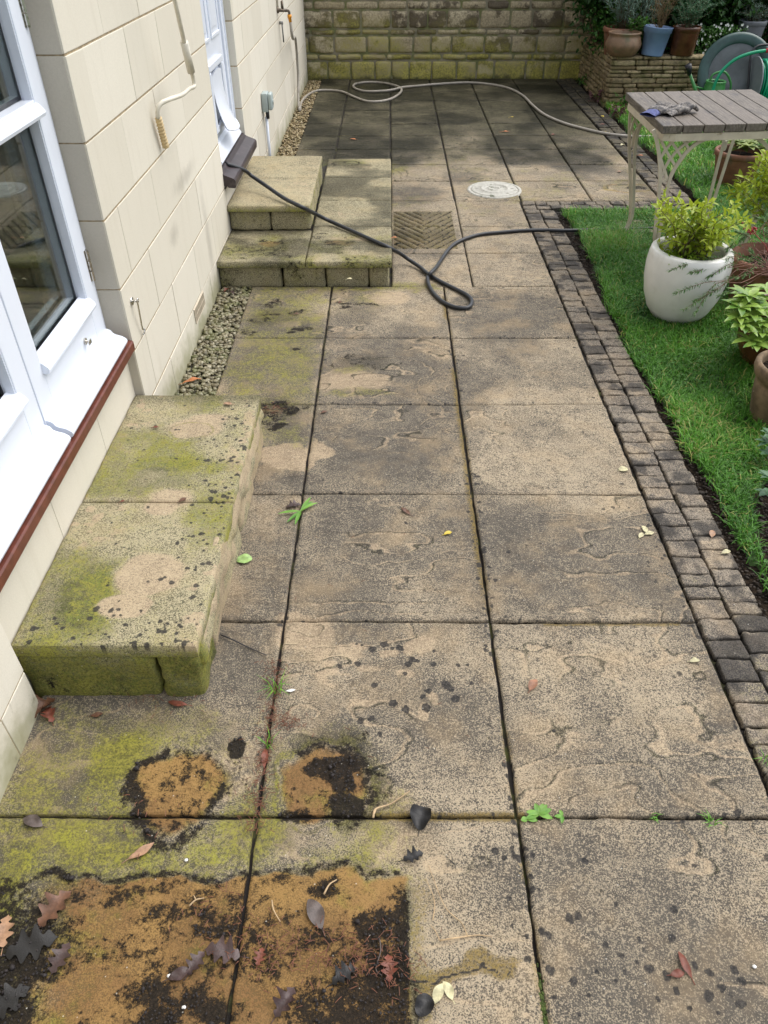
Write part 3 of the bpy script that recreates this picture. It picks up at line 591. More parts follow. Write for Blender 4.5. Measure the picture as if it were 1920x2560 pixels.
# soil crumbs along the lawn edge and in the bed
N = 26000; P = scatter(N, 1.40, 2.2, .1, 4.2, -.026, -.010); k = ~lawn_in(P[:, 0]-.01, P[:, 1]); P = P[k]
pebbles('soil_crumbs', P, r.uniform(.0015, .006, len(P))*(1+(r.rand(len(P)) < .05)), simple('soil_crumb', (.035, .024, .016), .8, .5, 60), 3, hi=False, label='loose dark soil crumbs at the lawn edge and bed')
# ------------------------------------------------------------------ the house
HX = -.605
def ashlar(mb, x, y0, y1, z0, z1, opens, seed, depth=.06):
    r = np.random.RandomState(seed); k0 = int(math.floor((z0-.145)/.2285)); z = .145+k0*.2285; i = k0
    while z < z1:
        off = 1.70 if i % 2 == 0 else 1.93      # courses starting at .602 and .145 share the same bond
        y = off+math.floor((y0-off)/.443)*.443
        while y < y1:
            rects = [(max(y+.0012, y0), min(y+.443-.0012, y1), max(z+.003, z0), min(z+.2285-.003, z1))]
            for (a, b, c, d) in opens:
                nr = []
                for (p, q, s, t) in rects:
                    if b <= p or a >= q or d <= s or c >= t: nr.append((p, q, s, t)); continue
                    if p < a: nr.append((p, a, s, t))
                    if q > b: nr.append((b, q, s, t))
                    if s < c: nr.append((max(p, a), min(q, b), s, c))
                    if t > d: nr.append((max(p, a), min(q, b), d, t))
                rects = nr
            lv = r.rand(); dx = r.uniform(-.0012, .0012)
            for (p, q, s, t) in rects:
                if q-p > .01 and t-s > .01: mb.rbox(x-depth, x+dx, p, q, s, t, .0022, (1, 3, 3), .0008, 14, seed, a=lv)
            y += .443
        z += .2285; i += 1
DOOR1 = (.30, 1.55, -.3, 2.12); DOOR2 = (3.46, 4.29, .36, 2.55)
house = empty('house', (HX, 2.5, 0), 'cream ashlar stone house wall with white doors along the left side of the patio', 'house')
mb = MB(); ashlar(mb, HX, -1.6, 8.72, -.085, 2.8, [DOOR1, DOOR2], 4, .06)
wall = mb.build('wall', WALLM, house)
mb = MB()      # mortar bed behind the blocks, with the two openings left free
for a, b, c, d in [(-1.6, DOOR1[0]-.001, -.1, 2.8), (DOOR1[1]+.001, DOOR2[0]-.001, -.1, 2.8), (DOOR2[1]+.001, 8.72, -.1, 2.8), (DOOR1[0], DOOR1[1], 2.13, 2.8), (DOOR2[0], DOOR2[1], 2.56, 2.8), (DOOR2[0], DOOR2[1], -.1, .35)]:
    mb.box(HX-.28, HX-.0025, a, b, c, d)
mb.build('mortar', MORTAR, house)
for ya, yb in ((1.5485, 1.60), (.25, .3015)):   # reveals: dressed stones in courses, turned into the opening
    mb = MB()
    for i in range(-1, 9): z0 = .145+i*.2285; z1 = z0+.2285; mb.rbox(HX-.10, HX-.0065, ya, yb, max(z0, -.08)+.002, z1-.002, .0015, (2, 1, 3), .0006, 15, i, a=(i*37 % 10)/10)
    mb.build('door_reveal', REVEALM, house)
mb = MB()      # stone riser below the threshold of the patio door
for a, b in [(.30, .745), (.745, 1.177), (1.177, 1.55)]: mb.rbox(-.70, -.641, a+.001, b-.001, -.05, .378, .002, (1, 3, 3), .0008, 12, 5, a=.55)
mb.build('threshold_riser', WALLM, house)
# rooms behind: plain dark interior so that the glass has something real behind it
INT = simple('interior_plaster', (.30, .30, .29), .8, .1); FLR = simple('interior_floor', (.20, .17, .13), .5, .3, 6)
mb = MB()
for b in [(-4.2, -.85, -1.6, -1.55, .40, 2.8), (-4.2, -.85, 3.2, 3.25, .40, 2.8), (-4.25, -4.2, -1.6, 3.25, .4, 2.8), (-4.2, -.85, -1.6, 3.25, 2.75, 2.8), (-.89, -.85, -1.55, .28, .4, 2.75), (-.89, -.85, 1.57, 3.2, .4, 2.75)]: mb.box(*b)
mb.build('interior_wall', INT, house); mb = MB(); mb.box(-4.2, -.80, -1.55, 3.2, .36, .399); mb.build('interior_floor', FLR, house)
mb = MB(); mb.box(-.9, -.7, 3.3, 4.5, .3, 2.7); mb.build('hall_infill', INT, house)
# red-brown sill
SILLR = simple('red_brown_sill', (.125, .035, .022), .38, .25, 30, bump=.2, dirt=(.28, .17, .13), dscale=50, dthr=(.70, .78))
def prism_y(mb, prof, y0, y1, n=2, a=None, wob=0, endcut=None):    # profile in (x,z) swept along y
    P = np.asarray(prof, float); m = len(P); V = []
    for i in range(n):
        y = y0+(y1-y0)*i/(n-1); V += [(px, y, pz+(wob*math.sin(i*1.7) if wob else 0)) for px, pz in P]
    Q = [(i*m+j, i*m+(j+1) % m, (i+1)*m+(j+1) % m, (i+1)*m+j) for i in range(n-1) for j in range(m)]
    V = np.array(V); c = V[:m].mean(0); c1 = V[-m:].mean(0); V = np.concatenate([V, [c, c1]]); k = len(V)-2
    T = [(k, (j+1) % m, j) for j in range(m)]+[(k+1, (n-1)*m+j, (n-1)*m+(j+1) % m) for j in range(m)]
    mb.add(V, Q, T, a=a)
mb = MB(); prism_y(mb, [(-.76, .379), (-.606, .379), (-.602, .383), (-.602, .411), (-.606, .416), (-.66, .421), (-.70, .433), (-.76, .437)], .302, 1.5475)
mb.build('patio_door_sill', SILLR, house)
# french doors: two leaves, y .32-.915 and .915-1.53
def ybox(mb, x0, x1, y0, y1, z0, z1, r=.003, a=None): mb.rbox(x0, x1, y0, y1, z0, z1, r, (1, 1, 1), a=a)
GL = NT('door_glass'); GL.b.inputs['Transmission Weight'].default_value = 1.0; GL.b.inputs['IOR'].default_value = 1.5; GL = GL.fin((.80, .88, .86), .01)
SPACER = simple('grey_glazing_spacer', (.30, .33, .36), .35, .1); CHROME = NT('worn_chrome'); CHROME = CHROME.fin(CHROME.mix(CHROME.ss(CHROME.noise(150, 4), .5, .7), (.62, .60, .56), (.30, .27, .22)), .25, None, 1.0)
FX = -.685     # face of the outer frame; leaf face just proud
mb = MB(); ybox(mb, -.76, FX, 1.512, 1.5475, .436, 2.12); ybox(mb, -.76, FX, .302, .338, .436, 2.12); ybox(mb, -.76, FX, .338, 1.512, 2.085, 2.12); mb.build('patio_door_frame', WHITE, house)
bead = [(-.70, .0), (-.664, -.008), (-.655, -.005), (-.652, .004), (-.655, .012), (-.668, .026), (-.70, .034)]
cap = [(-.70, 0), (-.640, -.002), (-.618, .0), (-.609, .004), (-.606, .012), (-.608, .020), (-.622, .030), (-.642, .036), (-.650, .041), (-.654, .049), (-.659, .054), (-.668, .057), (-.70, .060)]
def leaf_door(y0, y1, far):
    mb = MB(); fx = FX+.012
    g0, g1 = y0+.083, y1-.083
    ybox(mb, -.745, fx, y0, g0, .440, 2.08); ybox(mb, -.745, fx, g1, y1, .440, 2.08); ybox(mb, -.745, fx-.0005, g0-.001, g1+.001, .440, .618); ybox(mb, -.745, fx-.0005, g0-.001, g1+.001, 1.99, 2.08)
    for s in (g0, g1): mb.box(-.70, fx-.004, s-.004, s+.004, .62, 1.99)
    L = mb.build('patio_door_leaf', WHITE, house, smooth=False)
    mb = MB(); prism_y(mb, [(x, z+.598) for x, z in bead], g0-.006, g1+.006); mb.build('glazing_bead', WHITE, L)
    mb = MB(); prism_y(mb, [(x, z+1.165) for x, z in bead], g0-.006, g1+.006); ybox(mb, -.735, fx-.001, g0, g1, 1.155, 1.20); mb.build('glazing_bar', WHITE, L)
    mb = MB(); prism_y(mb, [(x, z+.424) for x, z in cap], y0+.004, y1-.010 if not far else y1-.004, 2); o = mb.build('weather_bar', WHITE, L, smooth=False)
    for a, b in ((.622, 1.155), (1.20, 1.99)):
        mb = MB(); mb.box(-.712, -.708, g0, g1, a, b); mb.build('glass_pane', GL, L)
        mb = MB(); mb.box(-.738, -.734, g0, g1, a, b); mb.build('glass_pane', GL, L)
        mb = MB(); mb.box(-.734, -.712, g0, g0+.012, a, b); mb.box(-.734, -.712, g1-.012, g1, a, b); mb.box(-.734, -.712, g0+.012, g1-.012, a, a+.012); mb.box(-.734, -.712, g0+.012, g1-.012, b-.012, b); mb.build('glazing_spacer', SPACER, L)
    for hz in ((.655, .755), (1.36, 1.46)):
        mb = MB(); hy = y1-.008 if far else y0+.008
        for q in range(3): mb.tube([(fx+.005, hy, hz[0]+q*.034), (fx+.005, hy, hz[0]+q*.034+.031)], .0065, 10)
        mb.box(fx-.001, fx+.0015, hy-.012, hy+.012, *hz); mb.build('hinge', CHROME, L)
    return L
Lf = leaf_door(.918, 1.510, True); Ln = leaf_door(.340, .912, False)
mb = MB(); mb.tube([(FX+.011, 1.318, .529), (FX+.017, 1.318, .529)], .011, 16); mb.tube([(FX+.016, 1.318, .529), (FX+.030, 1.314, .529)], .0035, 8); mb.rbox(FX+.028, FX+.032, 1.302, 1.326, .521, .536, .002, (1, 1, 1)); mb.build('cabin_catch', CHROME, Lf)
# back door: recessed white panel door with cat flap, brown timber sill
DX = -.665
mb = MB(); ybox(mb, -.76, DX+.012, 4.215, 4.288, .45, 2.54); ybox(mb, -.76, DX+.018, 4.262, 4.289, .452, 2.541); ybox(mb, -.76, DX+.012, 3.462, 3.50, .45, 2.54); ybox(mb, -.76, DX+.011, 3.50, 4.215, 2.48, 2.54); bf = mb.build('back_door_frame', WHITE, house)
mb = MB(); ybox(mb, -.73, DX, 3.502, 4.212, .475, 2.48)
def moulding(y0, y1, z0, z1):
    w = .018
    for a, b, c, d in [(y0, y1, z0, z0+w), (y0, y1, z1-w, z1), (y0, y0+w, z0+w, z1-w), (y1-w, y1, z0+w, z1-w)]: ybox(mb, DX-.002, DX+.008, a, b, c, d, .004)
    ybox(mb, DX-.002, DX+.004, y0+.045, y1-.045, z0+.045, z1-.045, .004)
moulding(3.56, 3.83, 1.02, 1.55); moulding(3.90, 4.16, 1.02, 1.55); moulding(3.56, 3.83, 1.65, 2.38); moulding(3.90, 4.16, 1.65, 2.38)
prism_y(mb, [(DX-.002, .485), (DX+.05, .478), (DX+.055, .488), (DX+.018, .545), (DX-.002, .56)], 3.515, 4.205)
dr = mb.build('back_door', WHITE, house)
mb = MB(); fy0, fy1, fz0, fz1 = 3.66, 4.05, .60, .93; w = .035
for a, b, c, d in [(fy0, fy1, fz1-w, fz1), (fy0, fy0+w, fz0, fz1-w), (fy1-w, fy1, fz0, fz1-w), (fy0+w, fy1-w, fz0, fz0+w)]: ybox(mb, DX+.002, DX+.022, a, b, c, d, .006)
cf = mb.build('cat_flap', WHITE, dr)
ybm = MB()      # scooped hood below the flap: curved chute flaring out to a lip
nA, nB = 14, 18; V = []
for i in range(nA+1):
    t = i/nA; z = .885-.275*t; out = .006+.085*t**2.6
    for j in range(nB+1):
        u = j/nB*2-1; yy = (fy0+fy1)/2+u*(.145-.015*t); V.append((DX+.012+out*(math.cos(u*1.15)**.6), yy, z-.018*abs(u)**2*(1-t)+ .02*t*t*(1-abs(u)**2)*-1))
V = np.array(V); idx = np.arange(len(V)).reshape(nA+1, nB+1); Q = np.stack([idx[:-1, :-1], idx[1:, :-1], idx[1:, 1:], idx[:-1, 1:]], -1).reshape(-1, 4)
V2 = V-np.array([.006, 0, 0]); ybm.add(V, Q); ybm.add(V2, Q[:, ::-1]); ybm.tube([tuple(p) for p in V[-(nB+1):]], .005, 8); hd = ybm.build('flap_hood', WHITE, dr, smooth=True)
BRN = simple('dark_brown_timber', (.035, .024, .026), .42, .35, 18, bump=.5, dirt=(.10, .08, .08), dscale=14, dthr=(.55, .75))
mb = MB(); prism_y(mb, [(-.76, .385), (-.585, .385), (-.580, .378), (-.545, .375), (-.540, .38), (-.538, .412), (-.545, .424), (-.60, .445), (-.612, .462), (-.65, .474), (-.76, .476)], 3.4485, 4.305); mb.build('back_door_sill', BRN, house)
# ------------------------------------------------------------------ garden wall at the far end
def blockwall(mb, courses, xlo, xhi, y, seed, lens):
    r = np.random.RandomState(seed)
    for ci, (z0, z1) in enumerate(courses):
        x = xlo-r.rand()*.25
        while x < xhi:
            tall = z1-z0 > .1; L = r.uniform(*(lens[0] if tall else lens[1])); a, b = max(x, xlo)+.007, min(x+L, xhi)-.007
            if b-a > .04:
                zz1 = z1-.006; mb.rbox(a, b, y-r.uniform(.0, .006), y+.1, z0+.006, zz1, .022, (6, 2, 4), .012, 9, seed+ci*50+int(x*10), a=r.rand(), ampv=(.6, 1, .6))
            x += L
WB = NT('mossy_wall_block'); a = WB.attr('lv'); sp = WB.n('ShaderNodeSeparateXYZ'); WB.l(WB.oc, sp.inputs[0]); z = sp.outputs[2]
n1 = WB.noise(5, 5, .65); n2 = WB.noise(60, 4, .75); n3 = WB.noise(1.3, 3, .5)
c = WB.mix(a, (.37, .31, .20), (.56, .49, .34)); c = WB.mix(WB.ss(n2, .35, .65, 0, .6), c, (.12, .095, .055)); c = WB.mix(WB.ss(WB.m_('ADD', WB.m_('MULTIPLY', a, .25), n1), .62, .74, 0, .85), c, (.055, .04, .028))
gm = WB.ss(WB.m_('ADD', WB.m_('MULTIPLY', z, -.45), WB.m_('ADD', WB.m_('MULTIPLY', n1, .55), WB.m_('MULTIPLY', n3, .55))), .27, .62, 0, .85)
c = WB.mix(gm, c, WB.mix(WB.ss(n2, .35, .65), (.17, .165, .035), (.46, .42, .09))); c = WB.mix(WB.ss(WB.m_('ADD', z, WB.m_('MULTIPLY', n1, .2)), .14, .08, 0, .8), c, (.035, .04, .018))
WB = WB.fin(c, .8, WB.bump(WB.noise(35, 6, .75), .9, .008), 0, .3)
gw = empty('garden_wall', (.9, 8.8, 0), 'pale block garden wall with green algae across the far end of the patio', 'wall')
cs = [(-.03, .178), (.182, .245), (.25, .415), (.42, .478), (.482, .65), (.655, .735), (.74, .905), (.91, .97), (.975, 1.14), (1.145, 1.205), (1.21, 1.375)]
mb = MB(); blockwall(mb, cs, -.66, 6.5, 8.76, 5, ((.17, .36), (.20, .36))); mb.build('blocks', WB, gw, True)
MG = NT('mossy_mortar'); MG = MG.fin(MG.mix(MG.ss(MG.noise(9, 4), .4, .6), (.24, .215, .15), (.16, .17, .07)), .9, MG.bump(MG.noise(80, 5), .8, .004))
mb = MB(); mb.box(-.9, 6.5, 8.775, 8.96, -.1, 1.38); mb.build('mortar', MG, gw); mb = MB()
for i in range(12): mb.rbox(-.66+i*.6, -.66+i*.6+.595, 8.72, 9.0, 1.382, 1.44, .01, (5, 3, 1), .004, 9, i, a=.5)
mb.build('coping', WB, gw)
# ------------------------------------------------------------------ stone steps
def step_slab(name, x0, x1, y0, y1, ztop, th, seed, parent, painter, res=.006, amp=.003):
    V, Q, e = slab_grid(x0, x1, y0, y1, ztop-.002, th, res, seed, amp=amp, g=.002); p = painter(V[:, 0], V[:, 1]); p.put('P', np.maximum(e, 0)*.3, 'add')
    side = V[:, 2] < ztop-.008; p.put('G', side*.85); p.c['L'][side] *= .3; p.c['P'][side] *= .3; return mesh_np(name, V, [Q], STEPM, parent, p.out(), True)
def riser(parent, blocks, seed, painter, amp=.012, name='riser_block'):
    for i, b in enumerate(blocks):
        mb = MB(); mb.rbox(*b, .016, (10, 8, 8), amp, 16, seed+i*7); V = np.concatenate(mb.V); p = painter(V[:, 0]+V[:, 2], V[:, 1]+V[:, 2]*.7)
        mesh_np(name, V, [np.concatenate(mb.Q)], STEPM, parent, p.out(), True)
def mossy(v=.9, k=.0, w=.3, L=.0):
    def f(x, y):
        p = Paint(x, y, 61, .03, 10); n = fbm(x*9, y*9, 0, 3, 4); p.put('G', v*(.5+n)); p.put('K', k*sst(.45, .6, n)); p.put('W', w+0*x); p.put('L', L*sst(.5, .62, fbm(x*25, y*25, 0, 8, 3))); return p
    return f
# big block step below the patio door
bs = empty('patio_door_step', (-.4, .93, 0), 'wide green algae covered stone step below the patio door', 'step')
ZB = .203
def pbig(x, y):
    z = lambda u, v: tuple(F(u, v, z=ZB)[:2]); p = Paint(x, y, 71, .02, 9); n = fbm(x*5, y*5, 0, 3, 4); rng = np.random.RandomState(8)
    p.put('G', .34+.40*sst(.38, .62, n)); p.blob('G', z(200, 1290), .12, .16, 1.0); p.blob('G', z(360, 1000), .16, .06, .9)
    p.put('B', .1+0*x); p.put('P', .22+.3*(n-.5))
    for a, rx, ry, v, s in [((322, 1240), .093, .078, 1.25, .3), ((270, 1310), .066, .045, 1.3, .22), ((350, 1090), .058, .050, 1.2, .35), ((370, 1075), .07, .05, .9, .4), ((420, 925), .095, .062, .95, .4), ((450, 905), .07, .04, .8, .4)]:
        p.blob('P', z(*a), rx, ry, v*1.25, s); p.blob('G', z(*a), rx*1.05, ry*1.05, .98, s, mode='cut')
    p.ring('Y', z(290, 1278), .05, .03, .3, .35); p.ring('O', z(395, 945), .07, .04, .3, .35); p.ring('G', z(410, 930), .075, .05, .16, .7)
    p.put('P', sst(.56, .66, fbm(x*30, y*30, 0, 14, 4))*sst(-.49, -.63, x+(n-.5)*.25)*1.1); p.put('P', sst(.5, .62, fbm(x*26, y*26, 3, 14, 4))*sst(-.26, -.19, x)*1.2)
    p.put('W', sst(1.40, 1.53, y)*.6+sst(.42, .34, y)*.1)
    N = 330; xs = np.concatenate([-.18-.14*rng.rand(N)**1.6, rng.uniform(-.6, -.2, 110)]); ys = np.concatenate([rng.uniform(.34, 1.5, N), .335+.13*rng.rand(110)**1.5]); p.spots(np.stack([xs, ys], 1), .0014+.0085*rng.rand(N+110)**3, .95)
    N = 150; p.spots(np.stack([rng.uniform(-.62, -.2, N), rng.uniform(.34, 1.5, N)], 1), .0015+.006*rng.rand(N)**3, .9)
    return p
for k, (a, b) in enumerate([(.335, .905), (.9065, 1.54)]): step_slab('step_slab', -.6395, -.172, a, b, ZB, .045, 71+k, bs, pbig, .0035, .0012)
riser(bs, [(-.639, -.291, .337, .44, -.02, .1575), (-.286, -.180, .337, .5, -.02, .1575)], 81, mossy(1.1, .25, .35))
def pside(x, y):
    p = mossy(.30, .1, .0, .5)(x, y); p.put('P', sst(.36, .52, fbm(x*11, y*11, 5, 5, 4))*1.1); return p
for i, (a, b) in enumerate([(.505, .98), (.985, 1.54)]):
    mb = MB(); mb.rbox(-.30, -.180, a, b, -.02, .157, .02, (4, 26, 12), .02, 9, 95+i, ampv=(1, .5, .6)); V = np.concatenate(mb.V); p = pside(V[:, 1], V[:, 2]*1.4)
    mesh_np('riser_block', V, [np.concatenate(mb.Q)], STEPM, bs, p.out(), True)
mb = MB(); mb.rbox(-.205, -.168, .352, 1.538, .10, ZB-.006, .014, (4, 60, 8), .015, 11, 97, ampv=(1, .2, .4)); V = np.concatenate(mb.V); V[:, 0] -= .012*sst(.12, .2, V[:, 2]); p = pside(V[:, 1], V[:, 2]*1.6); p.put('P', sst(.12, .19, V[:, 2])*.9); ff = sst(.44, .36, V[:, 1]); p.put('P', ff, 'cut'); p.put('G', ff*1.0); mesh_np('rough_edge', V, [np.concatenate(mb.Q)], STEPM, bs, p.out(), True)
mb = MB(); mb.box(-.639, -.30, .44, 1.53, -.02, .157); mb.build('core', JOINT, bs)
# low landing and the upper step at the back door
st_ = empty('back_door_steps', (-.2, 3.9, 0), 'two level sandstone steps at the back door with mossy riser blocks', 'steps')
def plow(x, y):
    p = Paint(x, y, 91, .03, 9); n = fbm(x*6, y*6, 0, 5, 4); z = lambda a, b: tuple(Z(500, 0, a, b, z=.14)[:2]); f = sst(3.6, 3.2, y)
    p.put('G', .10+.52*f*sst(.35, .6, n)+.2*(n-.5)); p.put('W', sst(.42, .62, fbm(x*3, y*5, 0, 8, 4))*.5+.22); p.put('K', .38*f*sst(.45, .6, n)); p.put('B', .3+0*x)
    p.blob('O', z(420, 1440), .075, .045, .75, .5); p.blob('K', z(370, 1420), .05, .02, .6, .6); p.blob('K', z(470, 1430), .06, .015, .5, .6); p.blob('K', z(440, 1470), .04, .03, .4, .6)
    p.blob('P', z(900, 1415), .10, .035, 1.1, .5); p.blob('O', z(830, 1440), .1, .04, .7, .5); p.blob('K', z(700, 1400), .05, .03, .62, .6); p.blob('K', z(800, 1450), .08, .012, .65, .6); p.blob('K', z(730, 1380), .05, .01, .6, .6); p.ring('W', z(820, 1450), .14, .06, .4, .6)
    p.blob('K', z(840, 960), .02, .02, .6, .4); p.ring('K', z(865, 965), .09, .055, .25, .75); p.blob('P', z(960, 985), .07, .02, .7); p.blob('O', z(900, 985), .1, .05, .45); p.blob('G', z(880, 960), .15, .1, .7)
    p.blob('P', z(870, 1270), .15, .1, .35); N = 60; r = np.random.RandomState(4); p.spots(np.stack([r.uniform(-.6, .32, N), r.uniform(3, 4.95, N)], 1), .002+.006*r.rand(N)**2, .9); return p
def ptop(x, y):
    p = Paint(x, y, 95, .03, 9); n = fbm(x*6, y*6, 0, 5, 4); p.put('P', .42+.15*(n-.5)); p.put('G', .25*sst(4.3, 4.45, y)+.35*sst(3.52, 3.46, y)+.0); p.put('W', .2+.25*sst(4.25, 4.45, y)*n*1.4); return p
k = 0
for x0, x1, y0, y1 in [(-.604, -.137, 2.995, 3.475), (-.135, .322, 2.995, 3.53), (-.135, .322, 3.532, 4.01), (-.135, .322, 4.012, 4.50), (-.135, .322, 4.502, 4.965)]:
    step_slab('step_slab', x0, x1, y0, y1, .140, .034, 110+k, st_, plow, .0055, .003); k += 1
for x0, x1, y0, y1 in [(-.604, -.137, 3.435, 3.958), (-.604, -.137, 3.960, 4.462)]: step_slab('step_slab', x0, x1, y0, y1, .288, .034, 130+k, st_, ptop, .0055, .0022); k += 1
riser(st_, [(-.603, -.27, 3.018, 3.1, -.02, .104), (-.262, -.037, 3.018, 3.1, -.02, .104), (-.030, .194, 3.018, 3.1, -.02, .104), (.201, .305, 3.018, 3.1, -.02, .104)], 141, mossy(.42, .35, .40, .2), .008)
riser(st_, [(-.60, -.371, 3.462, 3.55, .138, .252), (-.362, -.142, 3.462, 3.55, .138, .252)], 151, mossy(.35, .15, .3, .2), .008)
riser(st_, [(-.25, -.140, 3.50+i*.24, 3.50+i*.24+.235, .138, .256) for i in range(4)]+[(.22, .305, 3.11+i*.37, 3.11+i*.37+.36, -.02, .104) for i in range(5)], 161, mossy(.45, .1, .15, .3), .006)
mb = MB(); mb.box(-.603, .22, 3.1, 4.955, -.02, .105); mb.box(-.603, -.25, 3.55, 4.45, .11, .2535); mb.build('core', JOINT, st_)
# ------------------------------------------------------------------ fittings on the house wall
CREAM = simple('cream_enamel', (.66, .62, .52), .35, .12, 20, dirt=(.34, .27, .17), dscale=30, dthr=(.62, .75))
YELLOWED = simple('yellowed_plastic', (.62, .47, .25), .4, .2, 20)
z1 = lambda a, b, X: np.array(at(a*K_, b*K_, x=X))
top = z1(1035, 0, -.475); e1 = z1(1132, 425, -.485)
mid = top+(e1-top)*(240/425); up = top+(top-e1)*3.2
cr = empty('awning_crank', tuple(z1(1100, 560, -.52)), 'cream crank handle with ribbed yellow grip hanging down against the wall', 'crank handle')
mb = MB(); el = z1(1148, 490, -.487)
path = sm([e1, el+(0, 0, .02), el+(0, .0, -.012), z1(1120, 525, -.495), z1(1080, 560, -.51), z1(1000, 590, -.54), z1(955, 612, -.562), z1(935, 645, -.575), z1(936, 700, -.582)], 5)
mb.tube([up, top, e1], .0085, 12); mb.tube(path, .0085, 12); mb.build('crank_rod', CREAM, cr, True)
mb = MB(); mb.tube([mid, e1], .0155, 16); mb.build('sleeve', CREAM, cr, True)
g0, g1_ = z1(938, 697, -.582), z1(982, 868, -.585); mb = MB(); pts = []; rr = []
for i in range(41): t = i/40; pts.append(g0+(g1_-g0)*t); rr.append(.0125+.0022*math.sin(t*9*2*math.pi)+(.002 if t > .95 else 0))
mb.tube(pts, rr, 16); mb.build('ribbed_grip', YELLOWED, cr, True)
# door hook
hk = empty('door_hook', tuple(z1(780, 125+0, HX)), None); hp = lambda a, b, X: np.array(Z(0, 700, a, b, x=X))
hk.location = hp(775, 130, HX); tag(hk, 'small chrome cabin hook hanging on the stone wall beside the patio door', 'hook')
mb = MB(); c0 = hp(777, 125, HX); mb.tube([c0+(-.001, 0, 0), c0+(.005, 0, 0)], .014, 20); mb.tube([c0, c0+(.026, 0, .0)], .0045, 10); mb.build('hook_plate', CHROME, hk, True)
c1 = hp(812, 118, HX+.024); mb = MB(); mb.tube(sm([c0+(.022, -.006, -.002), c0+(.024, .004, .003), c1, hp(825, 190, HX+.018), hp(843, 285, HX+.010), hp(855, 290, HX+.012), hp(856, 310, HX+.012), hp(845, 325, HX+.006)], 5), .0032, 8); mb.build('hook_arm', CHROME, hk, True)
# air vent
VP = simple('beige_vent_plastic', (.52, .45, .34), .5, .1); vb = empty('air_vent', (HX, 2.52, .105), 'beige slatted air brick set low in the house wall', 'air vent')
mb = MB(); va, vb_ = 2.405, 2.625
ybox(mb, HX-.004, HX+.004, va, vb_, .066, .072); ybox(mb, HX-.004, HX+.004, va, vb_, .132, .138); ybox(mb, HX-.004, HX+.004, va, va+.006, .072, .132); ybox(mb, HX-.004, HX+.004, vb_-.006, vb_, .072, .132); ybox(mb, HX-.004, HX+.0035, va, vb_, .100, .104); mb.build('frame', VP, vb)
mb = MB()
for i in range(22): y = va+.010+i*.0093; mb.box(HX-.004, HX+.003, y, y+.0045, .072, .132)
mb.build('slats', VP, vb); mb = MB(); mb.box(HX-.002, HX+.0008, va, vb_, .067, .137); mb.build('backing', simple('vent_gap_shade', (.05, .04, .03), .8, .1), vb)  # dark sheet standing in for the shade behind the slats
# outdoor socket with conduit
GP = simple('grey_plastic', (.36, .42, .41), .4, .08); sk = empty('outdoor_socket', (HX, 5.14, .47), 'grey weatherproof socket box with white conduit below on the house wall', 'socket')
mb = MB(); mb.rbox(HX+.001, HX+.045, 5.095, 5.205, .415, .535, .008, (2, 2, 2)); mb.build('box', GP, sk, True)
mb = MB(); mb.rbox(HX+.046, HX+.075, 5.10, 5.20, .425, .532, .012, (2, 2, 2)); mb.tube([(HX+.074, 5.15, .475), (HX+.079, 5.15, .475)], .018, 20); mb.build('cover', GP, sk, True)
BLKP = simple('black_plastic', (.012, .012, .017), .45, .2)
mb = MB(); mb.tube([(HX+.03, 5.145, .42), (HX+.03, 5.145, .365)], .013, 12); mb.build('gland', BLKP, sk, True)
mb = MB(); mb.tube([(HX+.02, 5.147, .375), (HX+.018, 5.147, -.01)], .011, 12); mb.rbox(HX, HX+.035, 5.13, 5.165, -.015, .02, .004, (1, 1, 1)); mb.build('conduit', WHITE, sk, True)
# tap
BRASS = simple('aged_brass', (.16, .13, .10), .4, .4, 40, metal=.8); ORG = simple('orange_plastic', (.75, .30, .02), .4, .1)
ty = 6.50; tp = empty('garden_tap', (HX, ty, .87), 'brass garden tap with orange hose connector on the house wall', 'tap')
T = lambda a, b, X: np.array(Z(500, 0, a, b, x=X))
mb = MB(); b0 = T(462, 60, HX+.01); sp0 = T(515, 62, HX+.075)
mb.tube([b0, (b0+sp0)/2, sp0], [.013, .012, .011], 12); mb.tube([b0-(.01, 0, 0), b0+(.006, 0, 0)], .022, 16); mb.tube([(b0+sp0)/2, (b0+sp0)/2+(0, 0, .06)], .011, 12); mb.tube(sm([sp0, sp0+(.015, 0, -.005), sp0+(.018, 0, -.03)], 4), .010, 12); mb.build('tap_body', BRASS, tp, True)
mb = MB(); q0 = (b0+sp0)/2+(0, 0, .06); mb.tube([q0-(0, .025, 0), q0+(0, .025, .004)], .006, 8); mb.build('tap_handle', BRASS, tp, True)
mb = MB(); o0 = sp0+(.018, 0, -.028); mb.tube([o0, o0+(0, 0, -.022), o0+(0, 0, -.024), o0+(.004, 0, -.052)], [.017, .017, .014, .012], 14); mb.build('hose_connector', ORG, tp, True)
mb = MB(); mb.tube([b0+(-.002, .0, 0), b0+(-.002, 0, 2.0)], .008, 10); mb.build('supply_pipe', CREAM, tp, True)
oo = T(477, 135, HX+.012); mb = MB(); mb.tube([oo+(-.01, 0, 0), oo+(.02, 0, 0)], .012, 12); mb.tube([oo+(.012, 0, 0), oo+(.012, .02, -.14)], .006, 8); pp_ = mb.build('drain_spout', simple('dull_lead', (.22, .22, .21), .5, .3), None, True, origin=oo); tag(pp_, 'small grey overflow pipe below the tap on the wall', 'pipe')
